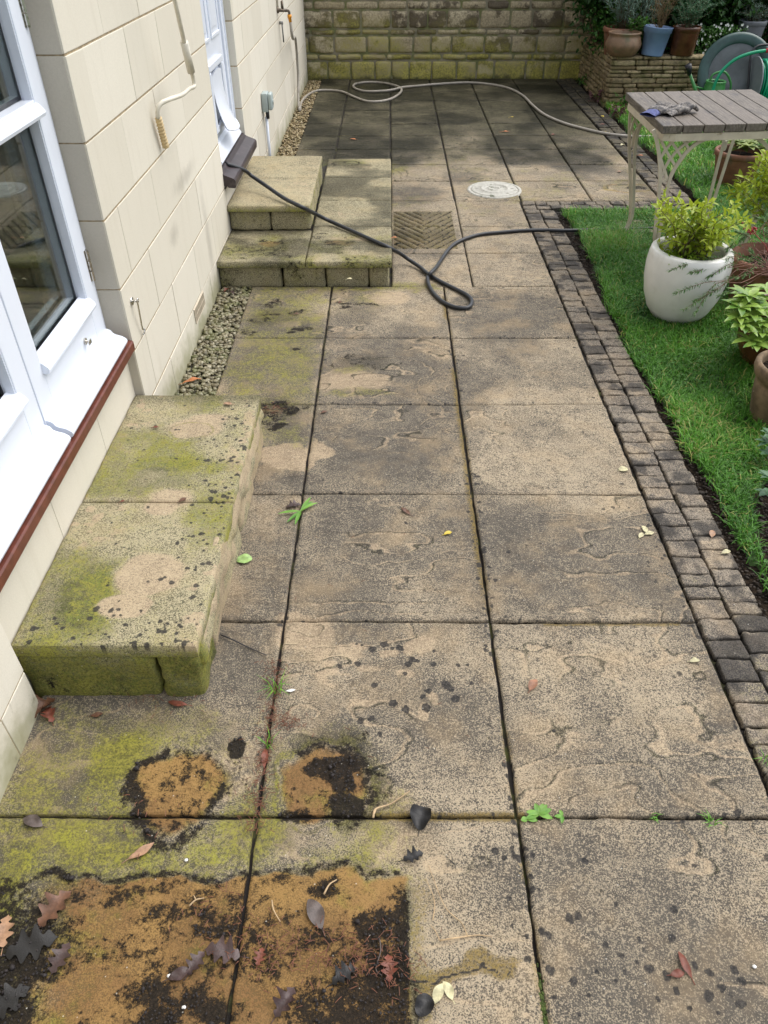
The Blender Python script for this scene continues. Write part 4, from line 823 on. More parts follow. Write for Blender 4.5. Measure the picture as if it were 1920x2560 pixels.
# hoses
GREYH = simple('grey_hose_rubber', (.30, .275, .235), .5, .15, 30, dirt=(.12, .10, .07), dscale=12, dthr=(.55, .75)); BLKH = simple('black_hose_rubber', (.014, .016, .02), .42, .25, 30)
o1 = o0+(.004, 0, -.052)
hg = [o1, o1+(.004, .05, -.12), T(565, 230, HX+.05), T(580, 420, HX+.04), T(583, 590, HX+.04), T(586, 655, -.555)]
hg[-1][2] = max(hg[-1][2], .012)
gp = [F(648, 240), F(652, 222), F(668, 206), F(690, 198), F(735, 200), F(765, 212), F(790, 221), F(820, 222), F(850, 214), F(867, 202), F(860, 190), F(830, 182), F(795, 180), F(768, 184), F(765, 192), F(790, 200), F(840, 200), F(870, 194), F(905, 188), F(950, 184), F(1010, 181), F(1060, 185), F(1100, 194), F(1130, 210), F(1150, 230), F(1175, 250), F(1215, 268), F(1260, 281), F(1310, 292), F(1370, 298), F(1430, 297), F(1480, 292), F(1530, 300), F(1600, 316)]
gp = [np.array(p)+(0, 0, .012) for p in gp]; gp[9][2] += .012; gp[16][2] += .008; gp[17][2] += .012
hose = sm(hg[:5]+[np.array((-.555, 7.12, .03))]+[g for g in gp], 6); hose[:, 2] = np.maximum(hose[:, 2], .011)
mb = MB(); mb.tube(hose, .0115, 10); tag(mb.build('garden_hose', GREYH, None, True, origin=hose[40]), 'long grey hose running from the tap across the dark far paving', 'hose')
bpts = [at(500+118*K_, 945*K_, x=-.70), at(500+150*K_, 968*K_, x=-.62), at(500+200*K_, 985*K_, x=-.575)]
zl = [(265, 1010, .40), (310, 1045, .36), (390, 1100, .335), (500, 1175, .31), (600, 1225, .302), (680, 1265, .22), (760, 1305, .165), (860, 1350, .155), (960, 1395, .152), (1060, 1440, .150), (1130, 1472, .13), (1190, 1505, .07), (1240, 1540, .03), (1300, 1580, .017)]
bpts += [at(500+a*K_, b*K_, z=c) for a, b, c in zl]
for u, v, zz in [(925, 592, .012), (955, 610, .012), (985, 625, .012), (1008, 637, .012), (1019, 650, .012), (1012, 664, .012), (985, 664, .012), (958, 653, .012), (936, 633, .012), (925, 612, .017), (924, 597, .018), (930, 590, .034), (942, 578, .030), (952, 563, .014), (968, 540, .012), (985, 525, .012), (1010, 514, .012), (1040, 506, .012), (1080, 502, .012), (1130, 498, .012), (1180, 497, .012), (1230, 498, .012), (1290, 496, .006), (1340, 496, .006), (1420, 493, .010), (1500, 490, .008), (1580, 480, .006)]: bpts.append(F(u, v, z=zz))
mb = MB(); mb.tube(sm([np.array(p) for p in bpts], 6), .0108, 12); tag(mb.build('garden_hose', BLKH, None, True, origin=bpts[20]), 'black rubber hose looping from the back door sill over the steps', 'hose')
# manhole cover
MH = simple('pale_cast_concrete', (.40, .39, .345), .75, .2, 60, bump=.4, dirt=(.10, .11, .07), dscale=16, dthr=(.56, .68)); mc = (1.055, 4.685)
mb = MB(); mb.lathe([(0, .004), (.03, .005), (.034, .011), (.042, .011), (.046, .005), (.085, .006), (.089, .012), (.097, .012), (.101, .006), (.150, .007), (.160, .006), (.166, 0), (.166, -.02)], (mc[0], mc[1], .003), 64)
for a in (0, math.pi): mb.rbox(mc[0]+.125*math.cos(a)-.012, mc[0]+.125*math.cos(a)+.012, mc[1]-.006, mc[1]+.006, .004, .013, .003, (1, 1, 1))
mc_o = empty('manhole_cover', (mc[0], mc[1], 0), 'round pale drain cover set into the paving', 'drain cover'); mb.build('lid', MH, mc_o, True); mb = MB(); mb.lathe([(.168, -.02), (.168, .004), (.190, .004), (.195, -.01)], (mc[0], mc[1], .002), 64); mb.build('rim', STEPM if False else MH, mc_o, True)
# ------------------------------------------------------------------ dry stone raised bed
DS = NT('dry_limestone'); a = DS.attr('lv'); c = DS.mix(a, (.20, .15, .08), (.42, .34, .20)); c = DS.mix(DS.ss(DS.noise(30, 5, .7), .45, .62, 0, .7), c, (.09, .075, .045)); c = DS.mix(DS.ss(DS.noise(6, 4, .6), .5, .7, 0, .6), c, (.09, .10, .03)); DS = DS.fin(c, .85, DS.bump(DS.noise(40, 6, .75), .9, .006), 0, .25)
ds = empty('raised_bed_wall', (2.9, 7.5, 0), 'low dry stone wall of thin tan stones holding the raised flower bed', 'wall')
r = np.random.RandomState(12); mb = MB(); z = -.04; ci = 0
while z < .40:
    h = r.choice([.028, .036, .044, .05]); h = min(h, .415-z); x = 2.47+r.uniform(-.015, .015)
    if z > .36: h = .415-z
    while x < 4.6:
        L = r.uniform(.10, .26)*(1.4 if z > .34 else 1); mb.rbox(x+.003, x+L-.004, 7.44+r.uniform(-.018, .012), 7.60, z+.002, z+h-.003, .012, (5, 2, 2), .009, 22, ci, r.uniform(-.03, .03), r.rand(), (.7, 1, .6)); x += L; ci += 1
    y = 7.45
    while y < 8.76:
        L = r.uniform(.10, .26); mb.rbox(2.45+r.uniform(-.02, .01), 2.60, y+.003, y+L-.003, z+.002, z+h-.003, .012, (2, 5, 2), .009, 22, ci, r.uniform(-.03, .03), r.rand()*.6, (1, .7, .6)); y += L; ci += 1
    z += h
mb.build('stones', DS, ds, True); mb = MB(); mb.box(2.55, 4.6, 7.55, 8.75, -.05, .36); mb.build('earth_fill', SOIL, ds)
# ------------------------------------------------------------------ plants
def leaves(name, mat, parent, P, D, L, W, seed, fold=.25, lv=None, droop=.3):
    """P base points, D directions, one folded pointed leaf each."""
    r = np.random.RandomState(seed); n = len(P); D = D/np.maximum(np.linalg.norm(D, axis=1, keepdims=True), 1e-6); L = L*(.6+.7*r.rand(n))[:, None]; Wd = W*(.7+.6*r.rand(n))[:, None]
    up = np.tile([0, 0, 1.], (n, 1))+r.normal(0, .35, (n, 3)); S = np.cross(D, up); S /= np.maximum(np.linalg.norm(S, axis=1, keepdims=True), 1e-6); Nn = np.cross(S, D)
    a = P; m1 = P+D*L*.33-Nn*L*.02; m2 = P+D*L*.68-Nn*L*droop*.25; t = P+D*L-Nn*L*droop*.6
    V = np.stack([a, m1+S*Wd*.5+Nn*Wd*fold, m1, m1-S*Wd*.5+Nn*Wd*fold, m2+S*Wd*.38+Nn*Wd*fold*.8, m2, m2-S*Wd*.38+Nn*Wd*fold*.8, t], 1).reshape(-1, 3); b = np.arange(n)[:, None]*8
    T = np.concatenate([b+[0, 2, 1], b+[0, 3, 2], b+[4, 5, 7], b+[5, 6, 7]]); Q = np.concatenate([b+[1, 2, 5, 4], b+[2, 3, 6, 5]])
    v = r.rand(n) if lv is None else np.clip(lv+r.normal(0, .12, n), 0, 1)
    return mesh_np(name, V, [Q, T], mat, parent, {'lv': np.repeat(v, 8)}, True)
def stem_pts(base, tip, k, r, wig=.02):
    base = np.array(base, float); tip = np.array(tip, float); t = np.linspace(0, 1, k)[:, None]; m = base+(tip-base)*t; m[:, 2] += np.sin(t[:, 0]*math.pi)*np.linalg.norm(tip-base)*.10
    m[1:-1] += r.normal(0, wig, (k-2, 3)); return sm(m, 3)
def shrub(name, label, cat, base, tips, lmat, smat, L, W, per, seed, rstem=.002, wig=.012, start=.25, group=None, spread=.8, lvgrad=True, cluster=None):
    r = np.random.RandomState(seed); root = empty(name, tuple(base), label, cat, group); mb = MB(); Ps, Ds, lv = [], [], []
    for tp_ in tips:
        b = np.array(base)+(*r.normal(0, .012, 2), 0); pts = stem_pts(b, tp_, 5, r, wig); mb.tube(pts, np.linspace(rstem, rstem*.4, len(pts)), 5); n = len(pts)
        for i in range(per):
            f = start+(1-start)*(i+r.rand())/per if cluster is None else 1-abs(r.normal(0, cluster)); f = min(max(f, 0), 1); q = f*(n-1); k = min(int(q), n-2); p_ = pts[k]+(pts[k+1]-pts[k])*(q-k); d = pts[k+1]-pts[k]; d = d/np.linalg.norm(d)
            a = i*2.4+r.rand(); u = np.cross(d, [0.3, .1, 1]); u /= np.linalg.norm(u); v = np.cross(d, u); Ds.append(d*(.6 if f < .95 else 1.3)+spread*(u*math.cos(a)+v*math.sin(a))+np.array([0, 0, .15])); Ps.append(p_); lv.append(.25+.6*f if lvgrad else r.rand())
    mb.build('stems', smat, root, True); leaves('foliage', lmat, root, np.array(Ps), np.array(Ds), L, W, seed+1, lv=np.array(lv)); return root
BARK = simple('brown_stem', (.10, .065, .035), .7, .3, 60); REDST = simple('reddish_stem', (.17, .07, .045), .6, .3, 60)
GOLD = foliage('golden_leaf', (.06, .19, .012), (.46, .55, .040), .4, .35); NEED = foliage('needle_leaf', (.04, .12, .03), (.17, .32, .10), .5, .2); BIGL = foliage('glossy_leaf', (.06, .18, .025), (.36, .52, .10), .28, .3)
DARKL = foliage('dark_shrub_leaf', (.010, .035, .008), (.045, .13, .022), .45, .2); MIDL = foliage('mid_green_leaf', (.02, .07, .012), (.08, .22, .03), .45, .25); SILV = foliage('silvery_leaf', (.09, .16, .12), (.26, .38, .30), .6, .2); DRY = foliage('dry_stalk_leaf', (.10, .07, .035), (.26, .18, .09), .7, .15); PURP = foliage('maroon_leaf', (.05, .015, .02), (.13, .05, .05), .5, .2)
def pot(name, label, c, prof, mat, group=None, n=48, inner=None, soil=None, parts_name='pot_body', tiltm=None, tmat=SOIL, amp=0.0, seed=1):
    root = empty(name, tuple(c), label, 'pot', group); mb = MB(); mb.lathe(prof, c, n, tilt=tiltm, amp=amp, seed=seed); mb.build(parts_name, mat, root, True)
    if soil: mb = MB(); R0, zz = soil; mb.lathe([(0, zz+.006), (R0*.5, zz+.008), (R0*.85, zz+.002), (R0, zz-.006)], c, 24, tilt=tiltm); mb.build('compost', tmat, root, True)
    return root
# white egg-shaped planter on the lawn
WP = simple('white_glazed_ceramic', (.74, .73, .69), .28, .06, 8, bump=.05, dirt=(.58, .57, .50), dscale=9, dthr=(.52, .8))
wc = np.array([1.742, 2.655, -.005]); R = .193
pot('planter', 'large white egg shaped planter standing on the lawn', wc, [(0, 0), (.10, .0), (.118, .006), (.150, .05), (.178, .12), (.193, .20), (.196, .26), (.192, .31), (.187, .333), (.182, .339), (.160, .341), (.153, .336), (.152, .32), (.156, .27), (.15, .2)], WP, soil=(.156, .27), n=72)
r = np.random.RandomState(31); tips = []
gt = [(1440, 425), (1425, 445), (1475, 430), (1500, 470), (1540, 440), (1560, 475), (1600, 450), (1610, 480), (1520, 500), (1480, 490), (1450, 520), (1440, 530), (1570, 510), (1550, 530), (1530, 460), (1590, 430), (1460, 455), (1505, 445)]
for u, v in gt:
    for q in range(1+(r.rand() < .5)): d = r.uniform(2.46, 2.85); tips.append(np.array(F(u+r.normal(0, 6), v+r.normal(0, 6), y=d)))
tips = [t for t in tips if t[2] > .3]
for q in range(12): a = r.uniform(0, 6.28); tips.append(wc+np.array([r.uniform(.12, .26)*math.cos(a), r.uniform(.12, .24)*math.sin(a), r.uniform(.42, .56)]))
shrub('golden_shrub', 'golden leaved shrub growing out of the white planter', 'shrub', wc+(0, 0, .27), tips, GOLD, BARK, .042, .015, 26, 41, .0024, .024, .22, spread=1.0)
tl = [wc+(r.uniform(-.13, .02), r.uniform(-.14, .02), .30+r.uniform(0, .03)) for _ in range(40)]
Pn = np.repeat(np.array(tl), 8, 0)+r.normal(0, .012, (320, 3))*[1, 1, .5]; Dn = r.normal(0, 1, (320, 3)); Dn[:, 2] = abs(Dn[:, 2])*.4; o = leaves('seedlings', foliage('seedling_leaf', (.12, .26, .02), (.38, .55, .05), .5, .3), None, Pn, Dn, .02, .008, 43); tag(o, 'low bright green seedlings carpeting the compost in the white planter', 'seedlings')
# second golden shrub at the right edge, in a brown pot behind
GLZ = simple('brown_glaze', (.085, .034, .016), .22, .35, 12, bump=.05); TER = simple('dull_terracotta', (.20, .085, .045), .7, .3, 14, dirt=(.09, .07, .045), dscale=10, dthr=(.5, .7)); OLDT = simple('weathered_terracotta', (.17, .115, .065), .85, .4, 22, bump=.5, dirt=(.33, .29, .20), dscale=45, dthr=(.62, .72))
def rimpot(R0, H, b=.72, rim=.018): return [(0, 0), (R0*b, 0), (R0*(b+.05), .01), (R0*.97, H*.80), (R0*.98, H*.82), (R0+rim*.4, H*.84), (R0+rim*.5, H-.008), (R0+rim*.2, H), (R0*.93, H), (R0*.9, H-.01), (R0*.86, H*.75)]
bc = np.array([2.21, 2.80, 0]); pot('planter', 'brown pot behind the white planter at the right edge', bc, rimpot(.19, .24), TER, soil=(.165, .19))
t2 = [np.array(F(u+r.normal(0, 5), v+r.normal(0, 5), y=r.uniform(2.95, 3.35))) for u, v in [(1640, 330), (1655, 345), (1620, 370), (1600, 400), (1585, 410), (1650, 380), (1630, 350), (1655, 400), (1600, 385), (1575, 420), (1640, 415)] for _ in range(2)]
shrub('golden_shrub', 'bright yellow leaved shrub at the right edge behind the white planter', 'shrub', bc+(.15, .15, .2), t2, GOLD, BARK, .044, .017, 36, 51, .0025, .022, .30, spread=1.0)
# needle leaved shrub with thin red stems reaching across the white planter
nb = np.array([2.16, 2.62, .22]); t3 = []
for u, v, d in [(1455, 635, 2.40), (1475, 670, 2.35), (1500, 650, 2.40), (1530, 600, 2.45), (1560, 570, 2.50), (1585, 545, 2.55), (1525, 560, 2.5), (1490, 590, 2.42), (1600, 520, 2.6), (1575, 600, 2.5), (1610, 590, 2.6), (1640, 560, 2.65), (1630, 470, 2.9), (1650, 500, 2.8), (1600, 560, 2.6), (1570, 540, 2.6), (1500, 680, 2.33), (1655, 460, 2.9), (1640, 430, 3.0), (1610, 450, 2.9), (1620, 540, 2.7), (1550, 640, 2.4), (1445, 585, 2.45), (1590, 500, 2.7), (1575, 470, 2.8)]:
    t3.append(np.array(F(u, v, y=d)))
nsh = shrub('needle_leaved_shrub', 'wiry shrub with grey green needle leaves and thin red stems beside the white planter', 'shrub', nb, t3, NEED, REDST, .018, .0035, 90, 61, .0022, .022, .35, lvgrad=False, cluster=.16)
BER = simple('red_berry', (.30, .02, .02), .35, .2); mb = MB(); bcen = np.array(F(1622, 495, y=2.62))
for i in range(46): mb.add(IV1*.0048*r.uniform(.7, 1.1)+bcen+r.normal(0, 1, 3)*[.016, .012, .011], T=IT1)
mb.tube([nb, (nb+bcen)/2+(0, 0, .03), bcen], .002, 5); tag(mb.build('berry_sprig', BER, None, True, origin=bcen), 'sprig of small dark red berries beside the golden shrub', 'berries')
# glossy-leaved plant in brown pot, old terracotta pot in front
pc = np.array([2.02, 2.16, 0]); pot('planter', 'round brown glazed pot holding the big leaved plant', pc, [(0, 0), (.10, 0), (.13, .02), (.165, .09), (.172, .15), (.160, .21), (.145, .235), (.150, .25), (.155, .262), (.148, .268), (.132, .262), (.13, .22)], GLZ, soil=(.135, .22))
def rosette(root, name, centers, L, W, nl, mat, seed, up=.5):
    r = np.random.RandomState(seed); MV, MQ, ml, nb_ = [], [], [], 0
    for c in centers:
        for i in range(nl):
            a = i*2.4+r.rand()*.4; el = up*(.3+.9*r.rand()); l = L*(.7+.5*r.rand()); wd = W*(.8+.4*r.rand()); d = np.array([math.cos(a), math.sin(a), el]); d /= np.linalg.norm(d); s = np.array([-math.sin(a), math.cos(a), 0]); n_ = np.cross(d, s); lv = r.rand(); k = 8
            for j in range(k+1):
                t = j/k; w_ = wd*math.sin(math.pi*min(1, t**.8*1.0))**.8*.5 if 0 < t < 1 else .0008; p_ = c+d*l*t+n_*(l*.28*t*t)*(1 if n_[2] < 0 else -1)
                MV += [p_-s*w_-n_*w_*.3*(1 if n_[2] < 0 else -1), p_, p_+s*w_-n_*w_*.3*(1 if n_[2] < 0 else -1)]; ml += [lv]*3
                if j: b = nb_+(j-1)*3; MQ += [(b, b+1, b+4, b+3), (b+1, b+2, b+5, b+4)]
            nb_ += (k+1)*3
    return mesh_np(name, np.array(MV), [np.array(MQ)], mat, root, {'lv': np.array(ml)}, True)
sk_ = empty('glossy_shrub', tuple(pc+(0, 0, .2)), 'plant with large glossy yellow green leaves in the brown glazed pot', 'plant')
cen = [np.array(F(u, v, y=d)) for u, v, d in [(1618, 640, 2.10), (1640, 650, 2.15), (1600, 665, 2.05), (1625, 680, 2.02), (1640, 700, 2.0), (1610, 705, 1.97), (1620, 735, 1.93), (1650, 740, 1.93), (1655, 680, 2.05), (1658, 625, 2.2), (1600, 700, 1.98), (1645, 720, 1.95), (1612, 655, 2.10), (1630, 665, 2.06), (1655, 705, 2.0), (1632, 745, 1.90), (1605, 640, 2.14), (1595, 685, 2.02)]]
mb = MB()
for c in cen: mb.tube(sm([pc+(0, 0, .2), (pc+(0, 0, .2)+c)/2+(0, 0, .02), c], 5), .003, 6)
mb.build('stems', BARK, sk_, True); rosette(sk_, 'foliage', cen, .078, .030, 9, BIGL, 71, .55)
oc = np.array([1.865, 1.70, 0]); pot('planter', 'old weathered terracotta pot in front of the glossy plant', oc, [(0, 0), (.095, 0), (.102, .01), (.118, .10), (.122, .15), (.118, .155), (.118, .165), (.135, .185), (.143, .21), (.142, .232), (.132, .24), (.122, .236), (.118, .22), (.115, .18)], OLDT, soil=(.118, .205), amp=.02)
sb = empty('small_sapling', tuple(oc+(0, 0, .2)), 'thin stemmed young plant growing in the old terracotta pot', 'plant'); c = oc+(.02, .03, .33); mb = MB(); mb.tube(sm([oc+(.02, .02, .2), oc+(.0, .03, .27), c], 4), .0025, 6); mb.build('stem', BARK, sb, True); rosette(sb, 'foliage', [c], .07, .03, 7, BIGL, 72, .3)
# small bed plants bottom right
for i, (u, v, lab) in enumerate([(1652, 1000, 'small bluish leaved plant at the top of the dark soil bed'), (1658, 1085, 'little green leaved plant in the dark soil at the right edge')]):
    c = np.array(F(u, v)); rt = empty('bed_plant', tuple(c), lab, 'plant'); rosette(rt, 'foliage', [c+(r.normal(0, .025), r.normal(0, .025), .03+.03*q) for q in range(4)], .04, .02, 7, foliage('bluish_leaf', (.03, .09, .04), (.12, .24, .12), .5, .2), 80+i, .5); mb = MB(); mb.tube([c, c+(0, 0, .10)], .002, 5); mb.build('stem', BARK, rt)
# pot on the lawn behind the table
hc = np.array([2.80, 4.86, 0]); pot('planter', 'terracotta pot on the lawn behind the table', hc, rimpot(.165, .22), TER, soil=(.14, .18)); rt = empty('potted_heuchera', tuple(hc+(0, 0, .18)), 'bushy low plant filling the terracotta pot behind the table', 'plant')
rosette(rt, 'foliage', [hc+(r.normal(0, .07), r.normal(0, .07), .22+.06*r.rand()) for _ in range(16)], .07, .05, 6, foliage('olive_leaf', (.05, .12, .02), (.26, .32, .06), .5, .2), 83, .4); mb = MB(); mb.tube([hc+(0, 0, .17), hc+(0, 0, .25)], .004, 5); mb.build('stem', BARK, rt)
# ------------------------------------------------------------------ table with slatted top
TW = NT('weathered_grey_timber'); a = TW.attr('lv'); gr = TW.noise(9, 6, .7, TW.mp((14, .8, 6))); gr2 = TW.noise(60, 4, .7, TW.mp((10, .5, 4)))
c = TW.mix(TW.ss(gr, .35, .65), (.070, .058, .044), (.215, .185, .150)); c = TW.mix(TW.ss(gr2, .4, .62, 0, .6), c, (.055, .045, .038)); c = TW.mix(a, c, TW.mix(.5, c, (.17, .14, .115))); c = TW.mix(TW.ss(TW.noise(4, 5, .7, TW.mp((2, 1, 2))), .55, .68, 0, .6), c, (.035, .034, .04))
c = TW.mix(TW.ss(TW.noise(16, 5, .75, TW.mp((3, .4, 2))), .66, .74, 0, .5), c, (.36, .34, .31)); TW = TW.fin(c, .6, TW.bump(gr2, .6, .002), 0, .35)
tb = empty('garden_table', (2.0, 3.5, 0), 'garden table with weathered timber plank top and cream metal lattice legs on the lawn', 'table')
NL = np.array([1.632, 3.112]); U_ = np.array([.742, .080]); V_ = np.array([.012, .785]); zt = .76
for i in range(7):
    mb = MB(); L = np.linalg.norm(U_); wv = 1/7; mb.rbox(0, L*wv-.005, 0, 1, 0, .036, .004, (3, 1, 2), a=(i*3 % 7)/7); V = mb.V
    A = []
    for v in mb.V:
        y = v[:, 1]; y = np.where(y < .5, y*1.0, 1-(1-y)*1.0); sx = v[:, 0]/L+i*wv; w2 = y
        A.append(np.stack([NL[0]+U_[0]*sx+V_[0]*w2, NL[1]+U_[1]*sx+V_[1]*w2, zt-.036+v[:, 2]], 1))
    mb.V = A; mb.build('plank', TW, tb)
def TP(u, v, z): return np.array([NL[0]+U_[0]*u+V_[0]*v, NL[1]+U_[1]*u+V_[1]*v, z])
loop = [(.10, .012), (.5, .012), (.90, .012), (.97, .03), (.988, .10), (.988, .5), (.988, .9), (.97, .97), (.9, .988), (.5, .988), (.10, .988), (.03, .97), (.012, .90), (.012, .5), (.012, .10), (.03, .03), (.10, .012)]
pl = np.array([TP(u, v, .706) for u, v in loop]); m = len(pl); T_ = np.gradient(pl, axis=0); T_[0] = T_[-1] = pl[1]-pl[-2]; T_ /= np.linalg.norm(T_, axis=1, keepdims=True); Nn = np.cross(T_, [0, 0, 1]); V = []
for p_, n_ in zip(pl, Nn): V += [p_+n_*.006+(0, 0, .016), p_-n_*.006+(0, 0, .016), p_-n_*.006-(0, 0, .018), p_+n_*.006-(0, 0, .018)]
Q = [(i*4+j, i*4+(j+1) % 4, i*4+4+(j+1) % 4, i*4+4+j) for i in range(m-1) for j in range(4)]
mb = MB(); mb.add(V, Q); CRM = simple('cream_painted_iron', (.50, .44, .34), .45, .12, 16, bump=.1, dirt=(.24, .19, .12), dscale=24, dthr=(.60, .75)); mb.build('apron', CRM, tb)
def Wz(a, b, y): return np.array(at(1500+a*.25316, 200+b*.25316, y=y))
def legmesh(paths, nrm):
    mb = MB()
    for pts, wd in paths: mb.bar(sm(pts, 5), wd, .009, nrm)
    mb.build('leg', CRM, tb)
fn = np.array([-.107, .994, 0]); yf = 3.165
def fl(pts): return [Wz(a, b, yf) for a, b in pts]
foot = np.array(F(0, 0)); fN = np.array(at(1617, 675, z=0.0)); fF = np.array(at(1554, 580, z=0.0))
front = [(fl([(528, 492), (555, 580), (578, 700), (592, 860), (592, 1000), (580, 1150), (560, 1350), (540, 1560)])+[fN+(.03, .0, .05), fN+(0, 0, .004)], .017),
         (fl([(1165, 566), (1060, 580), (960, 622), (870, 695), (800, 780), (735, 880), (692, 970), (662, 1080), (635, 1230), (605, 1420), (570, 1600)])+[fN+(.045, .0, .05), fN+(.02, 0, .004)], .017)]
for pts in [[(680, 572), (760, 690), (800, 755)], [(800, 572), (840, 620), (872, 672)], [(600, 590), (660, 710), (735, 835)], [(930, 572), (800, 660), (700, 770), (640, 870), (600, 960)], [(745, 582), (670, 660), (600, 765)], [(595, 790), (640, 900), (655, 975), (628, 1000), (600, 975), (600, 945)], [(545, 560), (575, 680), (620, 850), (660, 968)]]: front.append((fl(pts), .012))
legmesh(front, fn)
yb = 3.86
far = [([Wz(a, b, yb) for a, b in [(305, 295), (293, 420), (290, 700), (300, 1000), (302, 1250), (292, 1370), (262, 1450)]]+[fF+(0, 0, .004)], .017), ([Wz(a, b, yb-.03) for a, b in [(440, 398), (400, 450), (372, 530), (350, 640), (340, 800), (336, 1000), (328, 1250), (312, 1360), (280, 1440)]]+[fF+(.02, -.02, .004)], .017), ([Wz(a, b, yb-.02) for a, b in [(320, 330), (350, 400), (385, 480)]], .012), ([Wz(a, b, yb-.02) for a, b in [(375, 345), (335, 400), (303, 500)]], .012), ([Wz(a, b, yb-.02) for a, b in [(400, 440), (345, 520), (312, 660)]], .012), ([Wz(a, b, yb-.01) for a, b in [(308, 430), (330, 540), (342, 640), (335, 700), (318, 690)]], .012)]
legmesh(far, fn)
# right hand pair: far leg seen through the frame, near leg partly outside the picture
def ground_ext(pts):
    a, b = pts[-2], pts[-1]; d = b-a; t = (b[2]-.004)/-d[2] if d[2] < -1e-4 else 0; return pts+[b+d*t]
rf = [(ground_ext([Wz(a, b, 3.93) for a, b in [(1225, 556), (1215, 640), (1165, 840), (1100, 1090), (1040, 1310)]]), .017), (ground_ext([Wz(a, b, 3.93) for a, b in [(1332, 556), (1285, 690), (1225, 880), (1150, 1110), (1075, 1330)]]), .017), ([Wz(a, b, 3.93) for a, b in [(1232, 640), (1222, 690), (1240, 660), (1246, 600)]], .012)]
legmesh(rf, fn)
yr = 3.235
nr = [(ground_ext([Wz(a, b, yr) for a, b in [(1440, 556), (1540, 572), (1620, 625), (1680, 720), (1700, 850), (1659, 1000), (1560, 1250), (1450, 1500), (1370, 1659)]]), .017), (ground_ext([Wz(a, b, yr) for a, b in [(1860, 556), (1830, 700), (1770, 880), (1700, 1020), (1590, 1270), (1480, 1510), (1400, 1670)]]), .017)]
legmesh(nr, fn)
# flat stone in the grass under the far foot
mb = MB(); c = F(1365, 492); mb.rbox(c[0]-.09, c[0]+.11, c[1]-.12, c[1]+.13, -.03, .012, .012, (6, 6, 1), .01, 12, 3); V = np.concatenate(mb.V); p = Paint(V[:, 0], V[:, 1], 5); p.put('B', .5+0*V[:, 0]); p.put('W', .3+0*V[:, 0])
tag(mesh_np('stepping_stone', V-np.array([c[0], c[1], 0]), [np.concatenate(mb.Q)], STONE, None, p.out(), True), 'half hidden flat stone in the grass under the table foot', 'stone').location = (c[0], c[1], 0)
# ------------------------------------------------------------------ gloves on the table
GLV = NT('muddy_glove'); sp = GLV.attr('lv'); c = GLV.mix(GLV.ss(GLV.noise(70, 5, .7), .4, .62), (.045, .042, .044), (.24, .215, .19)); c = GLV.mix(GLV.ss(GLV.noise(22, 4, .6), .52, .68, 0, .7), c, (.035, .034, .038)); GLV = GLV.fin(c, .7, GLV.bump(GLV.noise(90, 4), .6, .002))
CUF = simple('blue_knit_cuff', (.085, .10, .24), .85, .35, 80, bump=.6)
def glove(p0, p1, side, label, seed, zb, cufc=True):
    r = np.random.RandomState(seed); p0 = np.array(p0); p1 = np.array(p1); d = p1-p0; d[2] = 0; L = np.linalg.norm(d); d /= L; s = np.array([-d[1], d[0], 0])*side
    P = lambda a, b, h: p0*[1, 1, 0]+d*a+s*b+np.array([0, 0, zb+h])
    root = empty('glove', tuple(P(.09, 0, 0)), label, 'glove', 'pair of work gloves on the table'); mb = MB()
    for b in (-.028, -.010, .010, .028): mb.tube(sm([P(.052, b*.9, .014), P(.085, b*1.1, .022+r.uniform(-.003, .004)), P(.125, b*1.05, .015)], 3), [.015]*7, 10)
    for b, l, h in ((-.033, .062, .010), (-.011, .080, .016), (.011, .085, .012), (.032, .070, .015)):
        t = r.uniform(-.10, .10); mb.tube(sm([P(.115, b, .015), P(.115+l*.45, b*1.1+t*.03, .020+h), P(.115+l*.8, b*1.15+t*.07, .013+h*.6), P(.115+l, b*1.15+t*.09, .011)], 3), np.linspace(.0125, .0085, 10), 10)
    mb.tube(sm([P(.065, -.030, .016), P(.090, -.058, .020), P(.128, -.066, .012)], 3), np.linspace(.013, .009, 7), 10)
    o = mb.build('glove_hand', GLV, root, True); md = o.modifiers.new('r', 'REMESH'); md.mode = 'VOXEL'; md.voxel_size = .0032; md.use_smooth_shade = True; ms = o.modifiers.new('s', 'SMOOTH'); ms.iterations = 4; ms.factor = .6
    mb = MB(); nA = 18; V = []
    for i, (a_, rx, rz) in enumerate([(.066, .040, .015), (.045, .037, .016), (.020, .038, .017), (-.004, .044, .010)]):
        for k in range(nA):
            t = k/nA*2*math.pi; V.append(P(a_+.004*math.sin(t*5), rx*math.cos(t), .012+rz*math.sin(t)*(1+.12*math.sin(3*t+i))-(0 if i < 2 else .002*i)))
    V = np.array(V); V[:, 2] = np.maximum(V[:, 2], zb+.001); idx = np.arange(len(V)).reshape(4, nA); j2 = np.roll(idx, -1, 1); Q = np.stack([idx[:-1], j2[:-1], j2[1:], idx[1:]], -1).reshape(-1, 4); mb.add(V, Q); mb.build('cuff', CUF if cufc else GLV, root, True)
Wt = lambda a, b: at(1500+a*.25316, 200+b*.25316, z=zt)
glove(Wt(470, 360), Wt(900, 240), 1, 'muddy grey glove with blue cuff lying over the table edge', 3, zt)
glove(Wt(640, 352), Wt(1060, 290), -1, 'second muddy grey glove lying beside the blue cuffed one', 5, zt+.001, False)
